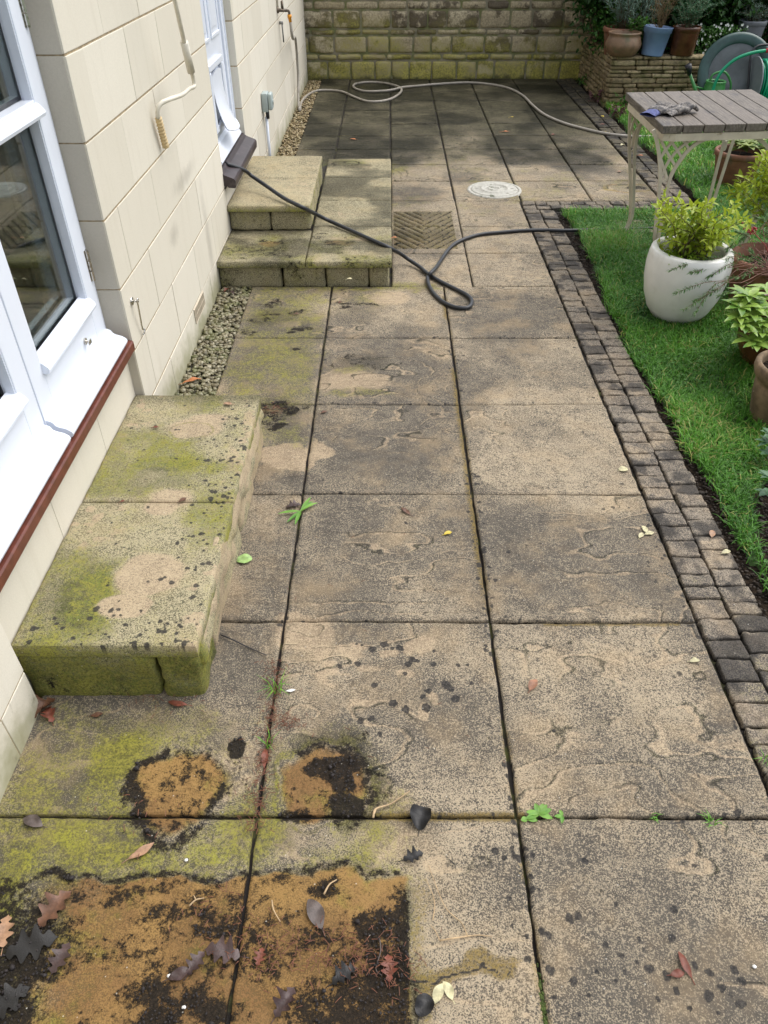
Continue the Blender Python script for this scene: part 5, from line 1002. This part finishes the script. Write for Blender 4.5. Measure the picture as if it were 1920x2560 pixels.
# ------------------------------------------------------------------ pots on the raised bed
BOWL = simple('brown_stoneware', (.19, .115, .065), .5, .3, 12, bump=.2, dirt=(.10, .10, .05), dscale=7, dthr=(.5, .7))
pot('planter', 'squat brown stoneware bowl pot at the front corner of the raised bed', (2.545, 7.50, .412), [(0, 0), (.11, 0), (.135, .02), (.163, .07), (.168, .10), (.150, .15), (.140, .165), (.150, .178), (.155, .19), (.148, .195), (.130, .19), (.125, .15)], BOWL, soil=(.128, .15))
pot('planter', 'reddish brown pot standing behind the squat bowl pot', (2.58, 7.80, .37), rimpot(.165, .24), TER, soil=(.14, .2))
BLU = simple('dusty_blue_plastic', (.15, .235, .40), .5, .12, 8, bump=.05); ct, s_t = math.cos(.07), math.sin(.07); tilt = [[ct, 0, s_t], [0, 1, 0], [-s_t, 0, ct]]
pot('planter', 'dusty blue plastic pot leaning slightly between the brown pots', (2.835, 7.50, .415), [(0, 0), (.100, 0), (.102, .01), (.124, .185), (.131, .187), (.134, .228), (.137, .232), (.128, .234), (.122, .19)], BLU, soil=(.12, .18), tiltm=tilt)
pot('planter', 'dark glazed brown pot right of the blue pot on the raised bed', (3.125, 7.52, .412), rimpot(.128, .235, .80, .008), GLZ, soil=(.115, .19))
GPM = simple('grey_plastic_pot', (.16, .17, .19), .5, .15, 10); pot('planter', 'grey plastic pot half hidden in shade at the top right', (3.93, 8.0, .40), rimpot(.13, .24, .75, .01), GPM, soil=(.115, .18))
def upright(name, label, base, n, h, sp, lm, L, W, per, seed, sm_=BARK, cluster=None, spread=.8):
    r = np.random.RandomState(seed); base = np.array(base, float); tips = [base+np.array([r.normal(0, sp), r.normal(0, sp), h*r.uniform(.55, 1.1)]) for _ in range(n)]
    return shrub(name, label, 'plant', base, tips, lm, sm_, L, W, per, seed, .0025, .02, .12, spread=spread, lvgrad=False, cluster=cluster)
upright('silvery_plant', 'silvery blue spiky plant growing in the reddish pot', (2.58, 7.78, .58), 26, .42, .16, SILV, .06, .008, 34, 101)
upright('silvery_plant', 'smaller silvery spiky plant leaning right beside the first one', (2.80, 7.75, .56), 10, .40, .10, SILV, .055, .007, 30, 102)
upright('leafy_plant', 'mid green leafy plant spilling between the brown and blue pots', (2.72, 7.62, .50), 14, .20, .08, MIDL, .035, .018, 22, 103)
upright('dry_plant', 'brown dried stalks standing in the blue pot', (2.86, 7.52, .62), 26, .32, .09, DRY, .03, .004, 22, 104, DRY)
upright('conifer_shrub', 'fine leaved dark green shrub in the glazed brown pot', (3.13, 7.53, .62), 44, .26, .13, foliage('blue_green_needle', (.02, .07, .03), (.07, .20, .09), .5, .2), .025, .005, 60, 105)
upright('heather', 'shaded grey green tufted plant in the grey pot', (3.93, 8.0, .60), 26, .22, .12, SILV, .03, .005, 34, 106)
# white flowering patch
fp = empty('white_flowers', (3.35, 7.62, .38), 'patch of tiny white flowers at the edge of the raised bed', 'flowers'); r = np.random.RandomState(107); Pn = np.stack([r.uniform(3.22, 3.75, 900), r.uniform(7.5, 7.85, 900), r.uniform(.38, .62, 900)], 1); leaves('foliage', MIDL, fp, Pn, r.normal(0, 1, (900, 3))+[0, 0, .6], .025, .008, 108)
PET = simple('white_petal', (.75, .76, .72), .6, .05)
for i in range(55):
    mb = MB(); c = np.array([r.uniform(3.22, 3.7), r.uniform(7.46, 7.8), r.uniform(.42, .66)]); V = [c]
    for k in range(10): a = k/10*6.283; R0 = .012 if k % 2 == 0 else .007; V.append(c+np.array([R0*math.cos(a), -.004, R0*math.sin(a)+.003]))
    mb.add(V, T=[(0, 1+k, 1+(k+1) % 10) for k in range(10)]); mb.build('flower_head', PET, fp)
# shrubs filling the back of the bed
def bush(name, label, c, R, n, lm, L, W, seed):
    r = np.random.RandomState(seed); c = np.array(c, float); R = np.array(R); root = empty(name, (c[0], c[1], .36), label, 'shrub'); nc = 70; C_ = r.normal(0, 1, (nc, 3)); C_ /= np.linalg.norm(C_, axis=1, keepdims=True); C_ = c+C_*R*(.45+.55*r.rand(nc))[:, None]
    mb = MB()
    for k in range(0, nc, 3): mb.tube(stem_pts((c[0]+r.normal(0, .06), c[1]+r.normal(0, .06), .36), C_[k], 4, r, .03), .006, 5)
    mb.build('stems', BARK, root, True); k = r.randint(0, nc, n); sz = (.10+.12*r.rand(nc))[k]; P = C_[k]+r.normal(0, .55, (n, 3))*sz[:, None]; P[:, 2] = np.maximum(P[:, 2], .38); D = (P-C_[k])/sz[:, None]*.6+r.normal(0, .5, (n, 3))+[0, -.25, .25]
    leaves('foliage', lm, root, P, D, L, W, seed+1, lv=(r.rand(nc)*.6+.1)[k]); return root
IVY = foliage('ivy_leaf', (.008, .03, .008), (.03, .10, .018), .4, .15)
bush('evergreen_shrub', 'dark evergreen shrub hanging over the corner of the garden wall', (2.55, 8.35, 1.05), (.42, .32, .55), 9000, DARKL, .055, .030, 201)
bush('evergreen_shrub', 'dark leafy shrub behind the silvery plant on the bed', (3.1, 8.25, 1.0), (.50, .32, .62), 9500, IVY, .06, .034, 203)
bush('evergreen_shrub', 'mid green bush behind the glazed brown pot', (3.55, 8.2, .85), (.45, .30, .50), 8500, DARKL, .055, .034, 205)
bush('evergreen_shrub', 'deep shaded bush behind the grey pot in the top corner', (4.25, 8.4, .95), (.60, .35, .65), 8500, IVY, .06, .034, 207)
bush('low_shrub', 'low dark leafed shrub at the left corner of the raised bed', (2.62, 8.0, .58), (.16, .20, .20), 2200, MIDL, .04, .022, 209)
# small plants at the foot of the bed
for i, (u, v, lm, lab) in enumerate([(1270, 185, MIDL, 'small green weed in the corner between paving and raised bed'), (1350, 232, MIDL, 'green seedling at the foot of the dry stone wall'), (1330, 255, PURP, 'dark maroon leaved plant at the lawn edge below the dry stone wall'), (1290, 222, PURP, 'dull maroon plant beside the corner of the dry stone wall')]):
    c = F(u, v); upright('small_weed', lab, (c[0], c[1], 0), 9, .10, .05, lm, .03, .018, 10, 220+i)
# ------------------------------------------------------------------ round lid, watering can, hose reel
LIDR = simple('dark_green_plastic', (.022, .060, .055), .42, .3, 9, bump=.1); LIDG = simple('grey_plastic_disc', (.075, .088, .095), .5, .2, 9)
lc = np.array(at(1450+1370*.2833, 640*.2833, z=.34)); ax = np.array([-.18, -.90, .38]); ax /= np.linalg.norm(ax); sx = np.cross([0, 0, 1], ax); sx /= np.linalg.norm(sx); sy = np.cross(ax, sx); Rm = np.stack([sx, sy, ax], 1)
ld = empty('round_lid', tuple(lc), 'big round dark green lid with grey middle leaning beside the raised bed', 'lid'); mb = MB(); mb.lathe([(.235, .004), (.245, .014), (.30, .020), (.322, .012), (.330, -.005), (.326, -.022), (.0, -.024)], lc, 64, tilt=Rm); mb.build('rim', LIDR, ld, True)
mb = MB(); mb.lathe([(0, .006), (.10, .006), (.11, .010), (.20, .008), (.236, .0035)], lc, 64, tilt=Rm); mb.build('centre_panel', LIDG, ld, True)
CANG = simple('green_can_plastic', (.045, .21, .055), .42, .15, 9, bump=.05); cc = np.array(at(1450+1205*.2833, 700*.2833, z=.30)); cc[2] = 0
wcn = empty('watering_can', tuple(cc), 'green plastic watering can with black rose behind the table', 'watering can'); mb = MB(); mb.lathe([(0, .0), (.10, 0), (.105, .01), (.100, .10), (.103, .11), (.097, .20), (.09, .25), (.086, .275), (.09, .285), (.086, .29), (.08, .28)], cc, 40); mb.build('body', CANG, wcn, True)
rose = np.array(at(1450+965*.2833, 640*.2833, y=cc[1])); mb = MB(); mb.tube([cc+(-.09, 0, .07), (cc+(-.09, 0, .07)+rose)/2+(0.02, 0, -.02), rose], [.020, .015, .012], 12); mb.tube([cc+(-.09, 0, .22), (cc+(-.09, 0, .07))*.35+rose*.65+(0, 0, -.01)], .008, 8); mb.build('spout', CANG, wcn, True)
mb = MB(); mb.tube([rose+(.004, 0, -.02), rose+(-.012, -.005, .03), rose+(-.03, -.01, .06)], [.016, .026, .030], 16); mb.build('rose', BLKP, wcn, True)
mb = MB(); mb.tube(sm([cc+(-.06, 0, .28), cc+(-.04, 0, .34), cc+(.05, 0, .36), cc+(.12, 0, .30), cc+(.15, 0, .22), cc+(.13, 0, .12), cc+(.10, 0, .08)], 6), .010, 10); mb.build('handle', CANG, wcn, True)
HG = simple('bright_green_hose', (.0, .27, .13), .32, .12, 8, bump=.05); rc = np.array(at(1450+1640*.2833, 740*.2833, z=.27)); rc[2] = .27
rl = empty('hose_reel', (rc[0], rc[1], 0), 'hose reel with coils of bright green hose at the right edge', 'hose reel'); mb = MB(); hp_ = []
for k in range(0, 9*24+1): t = k/24; a = t*2*math.pi; hp_.append(rc+np.array([-.10+t*.024, .165*math.cos(a), .165*math.sin(a)]))
mb.tube(hp_, .0115, 8)
hp_ = [rc+np.array([.10-t*.0225/24*24/24, (.187)*math.cos(t*2*math.pi/24), .187*math.sin(t*2*math.pi/24)]) for t in [0]]
pts = [rc+np.array([.10-k/24*.023, .188*math.cos(k/24*2*math.pi), .188*math.sin(k/24*2*math.pi)]) for k in range(0, 8*24+1)]; mb.tube(pts, .0115, 8); mb.build('coiled_hose', HG, rl, True)
arc = [np.array(at(1450+a*.2833, b*.2833, y=rc[1]-.12)) for a, b in [(1172, 792), (1200, 715), (1255, 625), (1340, 545), (1430, 495), (1540, 462), (1659, 445), (1760, 450), (1850, 500)]]; g_ = arc[0].copy(); g_[2] = .012; mb = MB(); mb.tube(sm([g_+(-.03, .05, 0), g_, (g_+arc[0])/2+(-.01, 0, 0)]+arc, 6), .0135, 10); mb.build('loose_hose', HG, rl, True)
REELG = simple('reel_grey_plastic', (.17, .19, .21), .45, .1); mb = MB()
for sx_ in (-.135, .125):
    n = 40; th = np.arange(n)*2*math.pi/n
    for R0, x0 in ((.215, 0),): mb.tube([rc+(sx_, .0, 0), rc+(sx_+.010, 0, 0)], R0, 44)
mb.build('side_disc', REELG, rl, True) if False else None
for sx_ in (-.135, .125): mb = MB(); mb.tube([rc+(sx_, 0, 0), rc+(sx_+.010, 0, 0)], .215, 44); mb.build('side_disc', REELG, rl)
mb = MB(); mb.tube([rc+(-.13, 0, 0), rc+(.13, 0, 0)], .12, 24); mb.build('drum', LIDR, rl, True)
mb = MB(); mb.tube(sm([rc+(-.16, -.12, -.26), rc+(-.16, .0, .0), rc+(-.16, .10, .25), rc+(0, .12, .29), rc+(.15, .10, .25), rc+(.15, 0, 0), rc+(.15, -.12, -.26)], 6), .010, 10); mb.tube([rc+(-.16, -.12, -.26), rc+(-.16, .14, -.26), rc+(.15, .14, -.26), rc+(.15, -.12, -.26)], .010, 8); mb.build('frame', BLKP, rl, True)
mb = MB(); tv = arc[6]; mb.tube([tv+(-.02, 0, 0), tv+(.03, 0, -.0)], .018, 12); mb.build('connector', simple('red_plastic', (.45, .02, .03), .4, .1), rl, True)
# ------------------------------------------------------------------ fallen leaves, twigs and weeds
DL = {}
def dlm(name, col, rough=.5):
    if name not in DL: DL[name] = simple(name, col, rough, .35, 60, bump=.5, bd=.002)
    return DL[name]
def outline(kind, n=40):
    t = np.linspace(0, 1, n); 
    if kind == 'oak': w_ = np.sin(math.pi*t**.75)*(.30+.14*np.sin(t*math.pi*7.5))*(.6+.6*t)
    elif kind == 'lance': w_ = .15*np.sin(math.pi*t)**.9
    elif kind == 'round': w_ = .42*np.sqrt(np.clip(np.sin(math.pi*t), 0, 1))
    else: w_ = .25*np.sin(math.pi*t)**.8
    return t, w_+.004
def leaf(px, py, L, rot, kind, mat, label, curl=.25, z=.008, cat='leaf', seed=0, twist=.3, stalk=True, name='fallen_leaf', zp=0.0):
    r = np.random.RandomState(seed+int(px*7+py)); c = np.array(F(px, py, z=zp)); t, w_ = outline(kind); MV, MQ = [], []; a = math.radians(rot); d = np.array([math.cos(a), math.sin(a)]); s = np.array([-d[1], d[0]]); K = 3; wx = r.uniform(-1, 1)
    for i in range(len(t)):
        for k in range(-K, K+1):
            q = k/K*w_[i]; bend = wx*.12*math.sin(t[i]*2.6); h = curl*L*(abs(q)/.3)**2*.35*(1+.5*math.sin(t[i]*9+seed))+curl*L*.25*math.sin(t[i]*math.pi)+twist*q*(t[i]-.5)*.6*L+.02*L*math.sin(7*q+11*t[i])
            p2 = c[:2]+d*(t[i]-.5)*L+s*(q+bend)*L; MV.append((p2[0]-c[0], p2[1]-c[1], zp+z*.4+max(h, -.002)+.0015))
    m = 2*K+1; idx = np.arange(len(t)*m).reshape(-1, m); Q = np.stack([idx[:-1, :-1], idx[1:, :-1], idx[1:, 1:], idx[:-1, 1:]], -1).reshape(-1, 4); V = np.array(MV); V2 = V-(0, 0, .0007); mb = MB(); mb.add(V, Q); mb.add(V2, Q[:, ::-1])
    if stalk: b = V[K]; mb.tube([b, b-np.array([d[0], d[1], 0])*L*.25+(0, 0, .001)], .0009, 5)
    o = mb.build(name, mat, None, True); o.location = (c[0], c[1], 0); tag(o, label, cat); return o
BR, DK, TN, GYB, RB, ORL, CRL = dlm('brown_dead_leaf', (.12, .055, .03)), dlm('wet_black_leaf', (.008, .0075, .008), .5), dlm('tan_dead_leaf', (.34, .20, .12)), dlm('grey_brown_leaf', (.085, .065, .058)), dlm('red_brown_leaf', (.16, .045, .025)), dlm('orange_leaf', (.42, .15, .05)), dlm('cream_leaf', (.50, .46, .27))
PUR = dlm('purple_brown_leaf', (.055, .032, .030), .4); GRL = dlm('pale_green_leaf', (.28, .42, .14)); YLL = dlm('yellow_leaf', (.60, .45, .05))
LV = [(70, 2045, .100, 20, 'oak', DK, 'large wet black oak leaf at the bottom left', .12), (122, 1965, .085, 60, 'oak', BR, 'brown curled oak leaf above the wet black one', .35), (15, 2012, .065, 100, 'oak', TN, 'tan oak leaf at the left picture edge', .2), (132, 2070, .06, 75, 'oak', PUR, 'small purple brown leaf right of the wet black oak leaf', .2), (20, 2170, .085, 40, 'oak', DK, 'black leaf sunk in wet soil at the bottom left corner', .1),
 (480, 2062, .075, 172, 'oak', PUR, 'long purple brown oak leaf lying across the orange tray mark', .2), (425, 2082, .05, 60, 'oak', PUR, 'crumpled purple leaf left of the long one', .4), (388, 2103, .045, 30, 'oval', PUR, 'folded dark leaf lowest of the purple row', .4), (562, 2068, .035, 80, 'oak', RB, 'small reddish leaf beside the joint on the tray mark', .3), (615, 2165, .060, 60, 'oak', PUR, 'big crumpled dark leaf lying over the joint at the bottom', .6),
 (305, 1838, .062, 42, 'lance', TN, 'slender tan leaf on the green algae band', .2), (72, 1778, .055, 160, 'oval', GYB, 'grey crumpled leaf on the joint at the left', .3), (680, 1976, .068, 120, 'oval', GYB, 'smooth grey brown oval leaf on the orange stone', .15), (912, 1770, .058, 75, 'round', DK, 'glossy black curled leaf on the long cross joint', .5), (893, 1852, .048, 20, 'oak', DK, 'ragged black leaf just below the glossy curled one', .35),
 (913, 2172, .042, 70, 'round', DK, 'dark wet leaf beside the pale split leaves at the bottom', .3), (948, 2148, .040, 60, 'oval', CRL, 'pale green split leaf near the ochre crack', .1), (966, 2142, .036, 120, 'oval', CRL, 'pale leaf to the right of its twin near the ochre crack', .1), (838, 2092, .05, 95, 'oak', RB, 'rusty leaf in the black soil band', .3), (745, 2110, .055, 30, 'oak', DK, 'black crumpled leaf inside the soil band', .4),
 (1480, 2085, .050, 100, 'lance', RB, 'red brown curled leaf on the lower right slab', .5), (1462, 2105, .030, 10, 'oval', RB, 'small red brown leaf touching the curled one on the lower right slab', .3), (1152, 1482, .045, 55, 'oval', dlm('dull_orange_leaf', (.26, .12, .065)), 'orange brown leaf alone on the right hand slab', .2), (635, 1096, .055, 15, 'oak', PUR, 'purple brown lobed leaf next to the joint weed', .25), (877, 1106, .052, 125, 'lance', BR, 'narrow brown leaf on the middle slab', .3),
 (967, 1154, .032, 30, 'oval', YLL, 'bright yellow green sliver of leaf on the middle slab', .35), (528, 1210, .050, 15, 'round', GRL, 'round pale green leaf next to the algae covered step', .12), (415, 825, .085, 30, 'lance', ORL, 'large orange leaf lying on the greenish gravel', .25), (640, 681, .040, 10, 'lance', BR, 'brown leaf below the back door steps', .3), (735, 655, .020, 40, 'oval', RB, 'tiny red leaf among the black soil smudges', .3),
 (1092, 286, .075, 5, 'lance', ORL, 'orange leaf on the dark far paving', .2), (1106, 254, .05, 20, 'lance', YLL, 'yellow leaf on the dark far paving near the hose', .2), (762, 302, .055, 170, 'oval', ORL, 'rusty leaf on the dark paving left of the middle', .2), (1195, 292, .05, 40, 'oval', RB, 'brown leaf on the far paving near the table', .2), (1302, 252, .05, 90, 'oval', YLL, 'yellow leaf at the edge of the far setts', .2), (1312, 289, .045, 60, 'round', YLL, 'yellow leaf on the soil beside the hose', .2), (1345, 314, .06, 45, 'oval', CRL, 'pale yellow leaf on the setts left of the table leg', .2),
 (1302, 270, .05, 10, 'oak', RB, 'red leaf on the soil at the foot of the raised bed', .2), (1383, 337, .05, 10, 'oval', ORL, 'orange leaf on the lawn edge behind the table leg', .2), (1337, 372, .04, 10, 'oval', TN, 'tan leaf lying on the paving near the rust ring', .2), (1345, 1015, .035, 30, 'round', CRL, 'cream leaf on the setts', .1), (1391, 1145, .036, 100, 'oval', CRL, 'cream leaf at the top of the cluster beside the setts', .15), (1383, 1158, .032, 60, 'oval', CRL, 'cream leaf at the left of the cluster beside the setts', .15), (1402, 1154, .036, 20, 'oval', CRL, 'cream leaf at the right of the cluster beside the setts', .15),
 (1537, 1155, .04, 70, 'oval', TN, 'tan leaf at the lawn edge next to the setts', .2), (1568, 1195, .035, 20, 'oval', CRL, 'pale leaf on the thin grass by the bed', .2), (1470, 912, .035, 20, 'round', CRL, 'small cream leaf on the lawn right of the setts', .1), (1470, 688, .035, 20, 'round', CRL, 'tiny pale leaf on the grass left of the glossy plant', .1), (95, 1532, .075, 60, 'oak', BR, 'heap of brown crumpled leaf in the corner below the algae covered step', .6), (110, 1545, .055, 120, 'oak', RB, 'rusty leaf scrap beside the corner heap', .5), (385, 1520, .055, 165, 'lance', RB, 'red brown leaf at the foot of the algae covered step', .3),
 (210, 1545, .03, 20, 'oval', BR, 'small brown leaf on green stone below the step', .2), (572, 1640, .055, 95, 'lance', RB, 'long rusty leaf standing in the dirt of the joint', .4), (1500, 1430, .03, 10, 'oval', CRL, 'tiny pale leaf between two setts near the bottom', .2), (700, 893, .03, 30, 'oval', BR, 'brown scrap on the slab left of the long joint', .2), (490, 628, .04, 60, 'oak', RB, 'red leaf at the top of the gravel strip', .4), (500, 634, .04, 140, 'oak', PUR, 'dark leaf beside the red one at the top of the gravel strip', .4)]
for i, (px, py, L, rot, kind, m, lab, cu) in enumerate(LV): leaf(px, py, L, rot, kind, m, lab, cu, seed=i)
for u, v, L, rot, m, lab in [(337, 925, .022, 10, RB, 'dark red petal like leaf on the algae covered step'), (265, 1085, .016, 40, RB, 'small crimson leaf near the wall on the algae covered step'), (492, 875, .035, 175, TN, 'narrow tan leaf at the far edge of the algae covered step'), (395, 1082, .03, 50, BR, 'brown twiglike leaf beside the joint of the algae covered step')]: leaf(u, v, L, rot, 'oval', m, lab, .2, zp=ZB)
for u, v, L, rot, m, lab in [(852, 515, .035, 20, ORL, 'orange leaf on the landing near the black hose'), (755, 605, .03, 10, CRL, 'pale curled leaf on the front landing slab')]: leaf(u, v, L, rot, 'oval', m, lab, .3, zp=.14)
TWG = simple('pale_twig_bark', (.42, .30, .17), .7, .3, 60); TWD = simple('dark_twig_bark', (.16, .085, .04), .7, .3, 60)
def twig(paths, rr, mat, label, name='twig', cat='twig', z=.007):
    mb = MB(); c = np.array(F(*paths[0][0]))
    for k, p_ in enumerate(paths):
        P = [np.array(F(u, v))+(0, 0, z+.003*math.sin(i*2.1)) for i, (u, v) in enumerate(p_)]; mb.tube(sm(P, 4), np.linspace(rr, rr*.5, (len(P)-1)*4+1)*(1 if k == 0 else .7), 7)
    return tag(mb.build(name, mat, None, True, origin=c), label, cat)
twig([[(806, 1770), (812, 1752), (845, 1738), (885, 1712)], [(812, 1752), (808, 1765)]], .0028, TWG, 'pale broken twig above the glossy black leaf')
twig([[(700, 1935), (712, 1915), (728, 1902)]], .0022, TWG, 'short pale twig on the orange stone near the grey leaf'); twig([[(588, 1948), (592, 1970), (606, 1993)]], .0018, TWG, 'curved pale twig right of the joint on the orange stone')
twig([[(410, 1960), (425, 1948), (442, 1942)], [(425, 1948), (420, 1938)]], .002, TWG, 'small forked pale twig on the left of the orange stone')
twig([[(950, 2035), (985, 2030), (1030, 2022), (1062, 2026)], [(1010, 2026), (998, 2000), (985, 1985), (960, 1960), (935, 1900), (925, 1870)], [(950, 2035), (940, 2015), (930, 2000)], [(935, 1990), (938, 1950), (920, 1900)]], .0019, TWG, 'pale root like twig with fine side shoots on the bottom middle slab', 'rooty_twig')
twig([[(970, 1860), (980, 1870), (985, 1880)], [(980, 1870), (972, 1866)]], .0012, DK, 'tiny dark forked twig right of the ragged black leaf')
twig([[(478, 1375), (500, 1385), (540, 1402), (577, 1419)]], .0022, BLKP, 'black plastic cable tie beside the algae covered step', 'cable_tie', 'cable tie')
twig([[(820, 2030), (822, 2060), (812, 2095), (825, 2110)]], .0016, GYB, 'pale curled stem in the black soil band')
SCR = simple('white_scrap_plastic', (.75, .75, .73), .5, .05); o = leaf(628, 1493, .026, 15, 'lance', SCR, 'small white scrap beside the joint', .3, cat='litter', stalk=False, name='white_scrap')
for u, v, lab in [(403, 1860, 'tiny white chip near the first pot stain'), (366, 2110, 'small white chip on the orange tray mark'), (398, 2178, 'white chip at the bottom of the orange tray mark'), (1885*0+1628, 2090, 'white dropping spot on the lower right slab')]:
    c = np.array(F(u, v)); mb = MB(); mb.add(IV1*[.005, .004, .002]+[0, 0, .005], T=IT1); o = mb.build('white_chip', SCR, None, True); o.location = (c[0], c[1], 0); tag(o, lab, 'chip')
# joint weeds
WEED = foliage('weed_leaf', (.06, .22, .03), (.24, .48, .08), .45, .3)
def weed(px, py, n, L, W, label, seed, dirs=None):
    c = np.array(F(px, py)); r = np.random.RandomState(seed); a = r.uniform(0, 6.28, n) if dirs is None else np.radians(dirs); D = np.stack([np.cos(a), np.sin(a), r.uniform(.15, .45, n)], 1); rt = empty('joint_weed', tuple(c), label, 'weed'); MV, MQ, nb_ = [], [], 0
    for i in range(n):
        l = L*r.uniform(.7, 1.1); d = D[i]; s = np.array([-d[1], d[0], 0])
        for j in range(9):
            t = j/8; w_ = W*(math.sin(math.pi*min(t*.92+.08, 1))**.8)*(1+.3*math.sin(j*3.1))*.5; p_ = c+d*l*t*[1, 1, 0]+np.array([0, 0, .006+d[2]*l*(t-t*t)]); MV += [p_-s*w_+(0, 0, .002), p_, p_+s*w_+(0, 0, .002)]
            if j: b = nb_+(j-1)*3; MQ += [(b, b+1, b+4, b+3), (b+1, b+2, b+5, b+4)]
        nb_ += 27
    mesh_np('foliage', np.array(MV), [np.array(MQ)], WEED, rt, {'lv': np.repeat(r.rand(n), 27)}, True); mb = MB(); mb.tube([c+(0, 0, -.01), c+(0, 0, .008)], .0015, 5); mb.build('stem', WEED, rt)
weed(650, 1108, 6, .085, .013, 'strappy bright green weed growing from the joint between the slabs', 1, [55, 40, 235, 190, 260, 70]); weed(1163, 1762, 7, .036, .014, 'bright green lobed weed at the joint crossing', 2, [20, 60, 170, 200, 340, 100, 45]); weed(1214, 1766, 4, .022, .009, 'smaller green weed in the same wide joint', 3); weed(1138, 1772, 3, .022, .014, 'round green seedling left of the lobed weed', 4)
weed(712, 545*0+1000, 1, .001, .001, 'x', 5) if False else None
def tuft(px, py, n, h, label, seed):
    c = np.array(F(px, py)); r = np.random.RandomState(seed); MV, T = [], []
    for i in range(n):
        a = r.uniform(0, 6.28); l = h*r.uniform(.5, 1.1); p0 = c+(*r.normal(0, .006, 2), -.008); s = np.array([-math.sin(a), math.cos(a), 0])*.0013; m_ = p0+np.array([math.cos(a)*l*.3, math.sin(a)*l*.3, l*.6]); tpp = p0+np.array([math.cos(a)*l*.9, math.sin(a)*l*.9, l*.7]); b = len(MV); MV += [p0-s, p0+s, m_-s*.8, m_+s*.8, tpp]; T += [(b, b+1, b+3), (b, b+3, b+2), (b+2, b+3, b+4)]
    o = mesh_np('grass_tuft', np.array(MV)-c, [np.array(T)], GRASS, None, {'lv': np.repeat(r.uniform(.4, .9, n), 5)}); o.location = c; tag(o, label, 'grass tuft')
tuft(598, 1492, 14, .075, 'thin grass tuft in the dirty joint near the white scrap', 1); tuft(580, 1610, 7, .06, 'few grass blades in the joint beside the pot stains', 2); tuft(1540, 1775, 12, .035, 'short grass blades in the joint at the right edge', 3); tuft(1412, 1762, 8, .03, 'tiny grass blades in the wide joint of the right slabs', 4); tuft(1655, 1640, 16, .05, 'grass tuft between setts and slab at the right edge', 5)
# needles and crumbs
r = np.random.RandomState(44); mb = MB(); NDL = simple('rust_needle', (.13, .045, .02), .7, .4, 80)
def needle(x, y, l): a = r.uniform(0, math.pi); d = np.array([math.cos(a), math.sin(a), 0])*l/2; c = np.array([x, y, .006+r.uniform(0, .004)]); mb.tube([c-d, c+(0, 0, r.uniform(0, .003)), c+d], .0008, 3)
j0, j1 = F(600, 1430), F(548, 1800)
for i in range(330): t = r.rand(); p_ = np.array(j0)+(np.array(j1)-np.array(j0))*t; needle(p_[0]+r.normal(0, .013+.03*(r.rand() < .2)), p_[1], r.uniform(.008, .018))
for (u, v), n, sg in [((300, 1760), 20, .06), ((560, 2040), 60, .05), ((480, 1975), 25, .05), ((640, 2060), 80, .05), ((800, 2080), 160, .05), ((350, 1520), 30, .06), ((1000, 1600), 8, .15), ((590, 885), 60, .03), ((620, 1560), 60, .03), ((700, 1250), 14, .25)]:
    c = F(u, v)
    for i in range(n): needle(c[0]+r.normal(0, sg), c[1]+r.normal(0, sg*.6), r.uniform(.008, .018))
tag(mb.build('fallen_needles', NDL, None), 'rust coloured conifer needles scattered along the dirty joint', kind='stuff')
N = 60000; xs = r.uniform(-.62, .62, N); ys = r.uniform(-.42, 2.2, N); pk = paint_patio(xs, ys); kk = pk.c['K']*(fbm(xs*40, ys*40, 0, 300, 4)+.35); k = (kk > .60) & (r.rand(N) < .62); P = np.stack([xs[k], ys[k], .003+.004*r.rand(k.sum())], 1)
pebbles('soil_crumbs', P, r.uniform(.0008, .0032, len(P))*(1+1.2*(r.rand(len(P)) < .04)), simple('black_soil_crumb', (.016, .012, .012), .7, .5, 90), 7, .7, False, 'black potting soil crumbs left on the stained slabs')
# ochre and green moss cushions in the wide joint
mb = MB(); c = F(1186, 2175)
for i in range(160): mb.add(IV1*r.uniform(.002, .004)+np.array([.6+r.normal(0, .003), c[1]+r.normal(0, .03), -.008+r.uniform(0, .006)]), T=IT1)
tag(mb.build('moss', simple('green_moss', (.05, .075, .012), .9, .5, 90), None, True), 'green moss cushion in the joint at the bottom', kind='stuff')
# ------------------------------------------------------------------ parents keep their own place, parts stay where they were built
for o in list(bpy.data.objects):
    if o.type == 'EMPTY' and o.parent is None: reloc(o)
